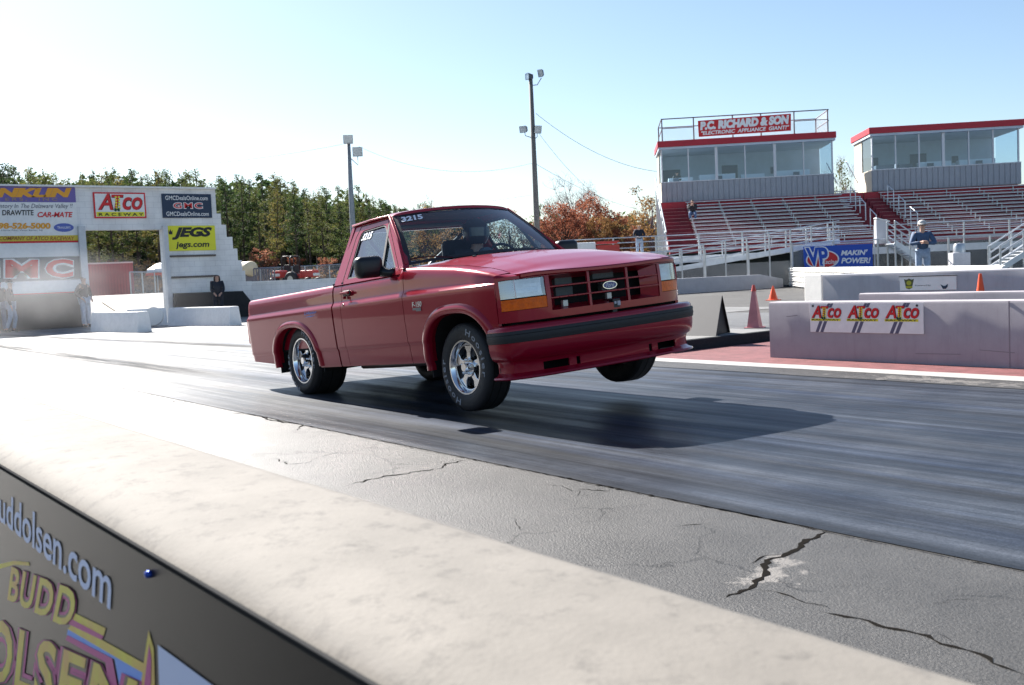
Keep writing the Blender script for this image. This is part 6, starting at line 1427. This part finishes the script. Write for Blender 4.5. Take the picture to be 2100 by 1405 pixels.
# ================================================================== TREES
def leafmat(name, cols):
    m = bpy.data.materials.new(name); m.use_nodes = True; nt = m.node_tree; L = nt.links.new; N = nt.nodes.new; b = nt.nodes['Principled BSDF']; b.inputs['Roughness'].default_value = .75; b.inputs['Specular IOR Level'].default_value = .2
    tc = N('ShaderNodeTexCoord'); n = N('ShaderNodeTexNoise'); n.inputs['Scale'].default_value = 1.1; n.inputs['Detail'].default_value = 5; n.inputs['Roughness'].default_value = .8; L(tc.outputs['Object'], n.inputs['Vector'])
    oi = N('ShaderNodeObjectInfo'); ad = N('ShaderNodeMath'); ad.operation = 'MULTIPLY_ADD'; ad.inputs[1].default_value = .28; L(oi.outputs['Random'], ad.inputs[0]); L(n.outputs['Fac'], ad.inputs[2])
    sb_ = N('ShaderNodeMath'); sb_.operation = 'SUBTRACT'; sb_.inputs[1].default_value = .14; L(ad.outputs[0], sb_.inputs[0])
    r = N('ShaderNodeValToRGB'); e = r.color_ramp.elements
    while len(e) < len(cols): e.new(.5)
    for i, (q, c) in enumerate(zip(e, cols)): q.position = .30+.40*i/(len(cols)-1); q.color = (*c, 1)
    L(sb_.outputs[0], r.inputs[0]); L(r.outputs[0], b.inputs['Base Color'])
    tl = N('ShaderNodeBsdfTranslucent'); L(r.outputs[0], tl.inputs[0]); mx = N('ShaderNodeMixShader'); mx.inputs[0].default_value = .45; out = nt.nodes['Material Output']; L(b.outputs[0], mx.inputs[1]); L(tl.outputs[0], mx.inputs[2]); L(mx.outputs[0], out.inputs[0])
    return m
M_PINE = leafmat('pine_needles', [(.018, .034, .018), (.045, .075, .024), (.10, .125, .036), (.17, .16, .055)])
M_OLIVE = leafmat('olive_leaves', [(.05, .06, .02), (.12, .12, .035), (.22, .17, .05)])
M_AUTR = leafmat('red_leaves', [(.12, .042, .028), (.25, .085, .05), (.34, .16, .10)])
M_AUTO = leafmat('orange_leaves', [(.12, .065, .022), (.24, .13, .05), (.32, .21, .09)])
M_BARK = mat('pine_bark', (.075, .055, .042), .9, var=.35, vscale=4, stretch=(2, 2, .4)); M_TWIG = mat('bare_twig', (.20, .15, .16), .9)
def clump(b, c, r, n, sz, rnd, flatz=.6):
    for _ in range(n):
        d = V((rnd.gauss(0, 1), rnd.gauss(0, 1), rnd.gauss(0, 1))); d.normalize(); d *= r*rnd.random()**.45
        p = c+V((d.x, d.y, d.z*flatz)); a = V((rnd.uniform(-1, 1), rnd.uniform(-1, 1), rnd.uniform(-.5, .8))).normalized(); q = a.cross(V((rnd.uniform(-1, 1), rnd.uniform(-1, 1), rnd.uniform(-1, 1)))).normalized(); s = sz*rnd.uniform(.5, 1.3)
        b.face([b.vert(p+a*s), b.vert(p+q*s*.5), b.vert(p-a*s*.7), b.vert(p-q*s*.5)])
def pine(seed, H=11.0, crown0=.42, wid=1.7, leaf=M_PINE, dens=1.0, sparse=False):
    rnd = random.Random(seed); t = thing('pine_tree', 'x', 'tree'); tr = MB(); cr = MB(); lean = rnd.uniform(-.3, .3), rnd.uniform(-.3, .3)
    def ax(z): f = z/H; return V((lean[0]*f*f+.08*sin(f*7+seed), lean[1]*f*f, z))
    tr.tube([ax(H*k/8) for k in range(9)], [lerp(.16, .02, (k/8)**.9) for k in range(9)], 6)
    n = int(44*dens)
    for k in range(n):
        f = crown0+(1-crown0)*((k+rnd.random())/n); z = H*f; env = wid*(1.0-((f-crown0)/(1-crown0))**1.6*.86)*(.55+.45*sm(crown0-.02, crown0+.15, f)); a = rnd.uniform(0, 2*pi); l = env*rnd.uniform(.45, 1.08)
        p0 = ax(z-.2); p1 = ax(z)+V((cos(a)*l, sin(a)*l, rnd.uniform(-.1, .35)*l)); tr.tube([p0, p0.lerp(p1, .5)+V((0, 0, .05)), p1], [.035, .022, .010], 4, cap=False)
        for q in (1.0, .68, .4):
            if l*q > .25: clump(cr, p0.lerp(p1, q), rnd.uniform(.28, .52), int((30 if q == 1 else 18)*dens), .105, rnd, .6)
    clump(cr, ax(H), .28, 26, .10, rnd, 1.2); clump(cr, ax(H-.35), .42, 30, .10, rnd, .8)
    for k in range(5):   # dead lower stubs
        z = H*rnd.uniform(.15, crown0); a = rnd.uniform(0, 2*pi); tr.tube([ax(z), ax(z)+V((cos(a)*.7, sin(a)*.7, -.05))], .014, 3, cap=False)
    tr.build('trunk', M_BARK, t, smooth=True); cr.build('crown', leaf, t)
    return t
def broad(seed, H, Rw, leaf, name='maple_tree', dens=1.0, bare=0.0, sz=.12, low=.15):
    rnd = random.Random(seed); t = thing(name, 'x', 'tree'); tr = MB(); cr = MB(); th = H*.18
    tr.tube([(0, 0, 0), (.05, 0, th), (0, .05, H*.5), (.1, 0, H*.8)], [.22, .17, .10, .03], 7)
    n = int(60*dens)
    for k in range(n):
        u = rnd.uniform(-1, 1); a = rnd.uniform(0, 2*pi); rr = rnd.random()**.4
        p = V((cos(a)*sqrt(1-u*u)*Rw*rr, sin(a)*sqrt(1-u*u)*Rw*rr, H*(.56+.42*u*rr))); p.z = max(p.z, H*low)
        b0 = V((0, 0, th+(p.z-th)*.45 if p.z > th else th*.8)); tr.tube([b0, b0.lerp(p, .5)+V((0, 0, .15)), p], [.06, .03, .010], 4, cap=False)
        if rnd.random() < bare and p.z > H*.6:
            for _ in range(9):
                q = p+V((rnd.uniform(-.6, .6), rnd.uniform(-.6, .6), rnd.uniform(0, .9))); tr.tube([p, q], [.012, .005], 3, cap=False)
                for __ in range(3): tr.tube([q, q+V((rnd.uniform(-.4, .4), rnd.uniform(-.4, .4), rnd.uniform(0, .5)))], [.007, .004], 3, cap=False)
            continue
        clump(cr, p, Rw*rnd.uniform(.16, .30), int(85*dens), sz, rnd, .8)
    tr.build('trunk', M_BARK if not bare else M_TWIG, t, smooth=True)
    if cr.f: cr.build('crown', leaf, t)
    return t
protos = [pine(11, 11, .28, 1.9), pine(12, 11, .36, 1.7), pine(13, 11, .24, 2.1), pine(14, 11, .45, 1.4, dens=.8), pine(15, 11, .30, 2.0, M_OLIVE), pine(16, 11, .18, 1.8)]
for k, o in enumerate(protos[4:5]): o.name = 'oak_tree'
used = set()
# skyline heights of the wood along the picture (pixel x, pixel y of the tree tops)
SKY = [(-60, 350), (0, 340), (60, 337), (110, 352), (150, 368), (190, 347), (240, 345), (300, 350), (360, 352), (410, 350), (440, 372), (480, 360), (515, 350), (560, 358), (600, 368), (640, 385), (680, 385), (715, 385), (750, 375), (790, 400), (830, 415), (880, 412), (915, 425)]
def skyy(x):
    for (a, ya), (c, yc) in zip(SKY, SKY[1:]):
        if x <= c: return lerp(ya, yc, (x-a)/(c-a))
    return SKY[-1][1]
rnd = random.Random(5)
LAB = {0: 'dark green pine in the wood behind the pad', 1: 'slim green pine in the wood behind the pad', 2: 'broad green pine in the wood behind the pad', 3: 'thin sparse pine in the wood behind the pad', 4: 'olive and brown oak in the wood behind the pad', 5: 'low branched pine in the wood behind the pad'}
for row, (dist, step, dy) in enumerate(((84, 30, 26), (92, 25, 4), (104, 21, 0))):
    x = -70+row*9
    while x < 930:
        d = dist+rnd.uniform(-4, 4); px = x+rnd.uniform(-7, 7); yy = skyy(px)+abs(rnd.gauss(0, 15))-3+dy*rnd.random()
        if 840 < px and row == 0: x += step; continue
        g_ = D(px, 560, d); z0 = gz(g_.x, g_.y); top = Hz((g_.x, g_.y), yy); k = rnd.choice([0, 0, 1, 1, 2, 3, 4, 5, 2]); s = max(.3, (top-z0)/11.0)
        src = protos[k]; kw = dict(loc=(g_.x, g_.y, z0-.05), rz=rnd.uniform(0, 6.28), scale=(s*rnd.uniform(.9, 1.15), s*rnd.uniform(.9, 1.15), s))
        dup(src, label=LAB[k], group='trees in the wood behind the pad' if True else None, **kw)
        x += step*rnd.uniform(.75, 1.25)
def rm(o):
    for c in kids(o): bpy.data.objects.remove(c)
    KIDS.pop(o.as_pointer(), None); bpy.data.objects.remove(o)
# distinct autumn trees right of the pole
def put(o, px, pyb, d, ytop, label, H, wx=1.0, group=None, name=None):
    g_ = D(px, pyb, d); z0 = 0; s = Hz((g_.x, g_.y), ytop)/H; o.location = (g_.x, g_.y, z0); o.scale = (s*wx, s*wx, s); o['label'] = label; o.rotation_euler[2] = rnd.uniform(0, 6)
put(broad(31, 8, 3.2, M_AUTR, dens=1.3), 1160, 500, 76, 410, 'red autumn maple left of the bare tree behind the truck bonnet', 8, .95)
put(broad(32, 8, 3.0, M_AUTR, dens=1.3), 1205, 500, 80, 398, 'rusty red maple standing directly below the bare tree', 8, .9)
put(broad(33, 8, 2.8, M_AUTR, dens=1.2), 1262, 500, 78, 425, 'lower red maple right of the bare tree', 8, .85)
put(broad(34, 8, 2.8, M_AUTO, dens=1.0), 1232, 500, 74, 440, 'brown orange maple in front of the red maples', 8, .9)
put(broad(35, 8, 2.8, M_AUTO, dens=1.0, name='oak_tree'), 1300, 500, 84, 425, 'yellow brown oak behind the bald man', 8)
put(broad(36, 8, 2.8, M_AUTO, dens=.8, name='oak_tree', bare=.3), 1338, 500, 80, 375, 'tall thinning orange oak against the left edge of the stand', 8)
put(broad(37, 8, 2.8, M_OLIVE, dens=1.0, name='oak_tree'), 1282, 500, 92, 432, 'green and yellow oak behind the lower red maple', 8)
put(broad(38, 8, 3.0, M_PINE, dens=.9, name='cedar_tree'), 1108, 500, 90, 415, 'green cedar beside the tall wooden pole', 8, .7)
put(broad(39, 9, 2.6, M_AUTR, dens=1.5, bare=1.0, name='bare_tree'), 1182, 500, 90, 365, 'bare twiggy tree rising above the red maples', 9, 1.15)
put(broad(40, 8, 2.8, M_AUTO, dens=.6, name='oak_tree', bare=.4), 870, 500, 95, 405, 'orange and half bare oak just left of the cab roof', 8)
put(broad(41, 8, 2.8, M_AUTO, dens=.8, name='oak_tree'), 905, 500, 88, 418, 'orange brown oak behind the cab roof', 8)
put(broad(42, 8, 3.0, M_OLIVE, dens=.7, name='oak_tree', bare=.6), 1735, 400, 86, 322, 'thin half bare tree between the press boxes', 8, .6)
for k, (px, yt) in enumerate(((955, 430), (1000, 425), (1045, 428), (1075, 440))): put(broad(50+k, 8, 3.0, M_OLIVE if k % 2 else M_AUTO, dens=.6, name='oak_tree'), px, 500, 86, yt, ('brown oak seen through the windshield beside the driver', 'green yellow oak seen through the windshield', 'orange oak seen through the rear window of the cab', 'olive oak hidden behind the windshield pillar')[k], 8)
for k, (px, yt, mm) in enumerate(((540, 500, M_AUTR), (470, 505, M_AUTO), (668, 520, M_AUTR), (610, 515, M_AUTR), (205, 535, M_AUTO), (240, 530, M_AUTR), (300, 533, M_AUTO))):
    o = broad(70+k, 4, 1.5, mm, dens=.5, name='young_maple', low=.1); g_ = D(px, 560, 80); z0 = gz(g_.x, g_.y); s = (Hz((g_.x, g_.y), yt)-z0)/4; o.location = (g_.x, g_.y, z0); o.scale = (s,)*3
    o['label'] = ('small red maple at the wood edge above the tractors', 'small orange maple beside the stepped wall', 'low red maple near the cab at the wood edge', 'low rusty maple above the long tractor', 'orange sapling seen through the gateway, left', 'red sapling seen through the middle of the gateway', 'orange sapling seen through the gateway, right')[k]
for o in protos: rm(o)
# dark mass of the deep wood behind
b = MB(); rn2 = random.Random(9)
for px in range(-90, 960, 5):
    for q in range(2):
        g_ = D(px+rn2.uniform(-3, 3), 560, rn2.uniform(108, 122)); zt = Hz((g_.x, g_.y), min(560, skyy(px)+rn2.uniform(22, 60)))
        for k in range(12): clump(b, V((g_.x, g_.y, lerp(1, zt, rn2.random()**.8))), 1.1, 10, .5, rn2, .9)
for px in range(1100, 1360, 6):
    g_ = D(px, 560, rn2.uniform(98, 112)); zt = Hz((g_.x, g_.y), rn2.uniform(450, 475))
    for k in range(10): clump(b, V((g_.x, g_.y, lerp(.5, zt, rn2.random()))), 1.2, 9, .5, rn2, .9)
o = b.build('deep_wood', M_PINE); tag(o, 'dark undergrowth and far trees filling the wood', 'woodland', kind='stuff')
b = MB()
for k in range(420):
    px = rn2.uniform(-90, 1360); g_ = D(px, 560, rn2.uniform(76, 84)); clump(b, V((g_.x, g_.y, gz(g_.x, g_.y)+rn2.uniform(.1, .9))), .8, 16, .20, rn2, .7)
o = b.build('underbrush', M_AUTO); tag(o, 'low brown brush along the edge of the wood', 'underbrush', kind='stuff')

# ================================================================== TYRE SMOKE
m = bpy.data.materials.new('tyre_smoke'); m.use_nodes = True; nt = m.node_tree; nt.nodes.clear(); L = nt.links.new; N = nt.nodes.new
out = N('ShaderNodeOutputMaterial'); pv = N('ShaderNodeVolumePrincipled'); pv.inputs['Color'].default_value = (.95, .96, 1, 1); pv.inputs['Anisotropy'].default_value = .5
tc = N('ShaderNodeTexCoord'); nz = N('ShaderNodeTexNoise'); nz.inputs['Scale'].default_value = .55; nz.inputs['Detail'].default_value = 3; L(tc.outputs['Object'], nz.inputs['Vector'])
gr_ = N('ShaderNodeTexGradient'); gr_.gradient_type = 'SPHERICAL'; mp = N('ShaderNodeMapping'); mp.inputs['Location'].default_value = (-1, -1, -1); mp.inputs['Scale'].default_value = (2, 2, 2); L(tc.outputs['Generated'], mp.inputs[0]); L(mp.outputs[0], gr_.inputs[0])
mr = N('ShaderNodeMapRange'); mr.inputs['From Min'].default_value = .38; mr.inputs['From Max'].default_value = .75; mr.inputs['To Max'].default_value = .14; L(nz.outputs['Fac'], mr.inputs[0])
mu = N('ShaderNodeMath'); mu.operation = 'MULTIPLY'; L(mr.outputs[0], mu.inputs[0]); L(gr_.outputs['Fac'], mu.inputs[1]); L(mu.outputs[0], pv.inputs['Density']); L(pv.outputs[0], out.inputs['Volume'])
b = MB(); b.lathe([(0, -1)]+[(cos(a), sin(a)) for a in [R(-75+15*k) for k in range(11)]]+[(0, 1)], 24); b.xf(lambda p: (p[0]*3.4, p[1]*7.0, p[2]*1.8)); o = b.build('tyre_smoke', m, loc=None); o.location = (-21.0, -0.4, 0.9); tag(o, 'thin white burnout smoke drifting in front of the billboard and gateway', 'smoke', kind='stuff')
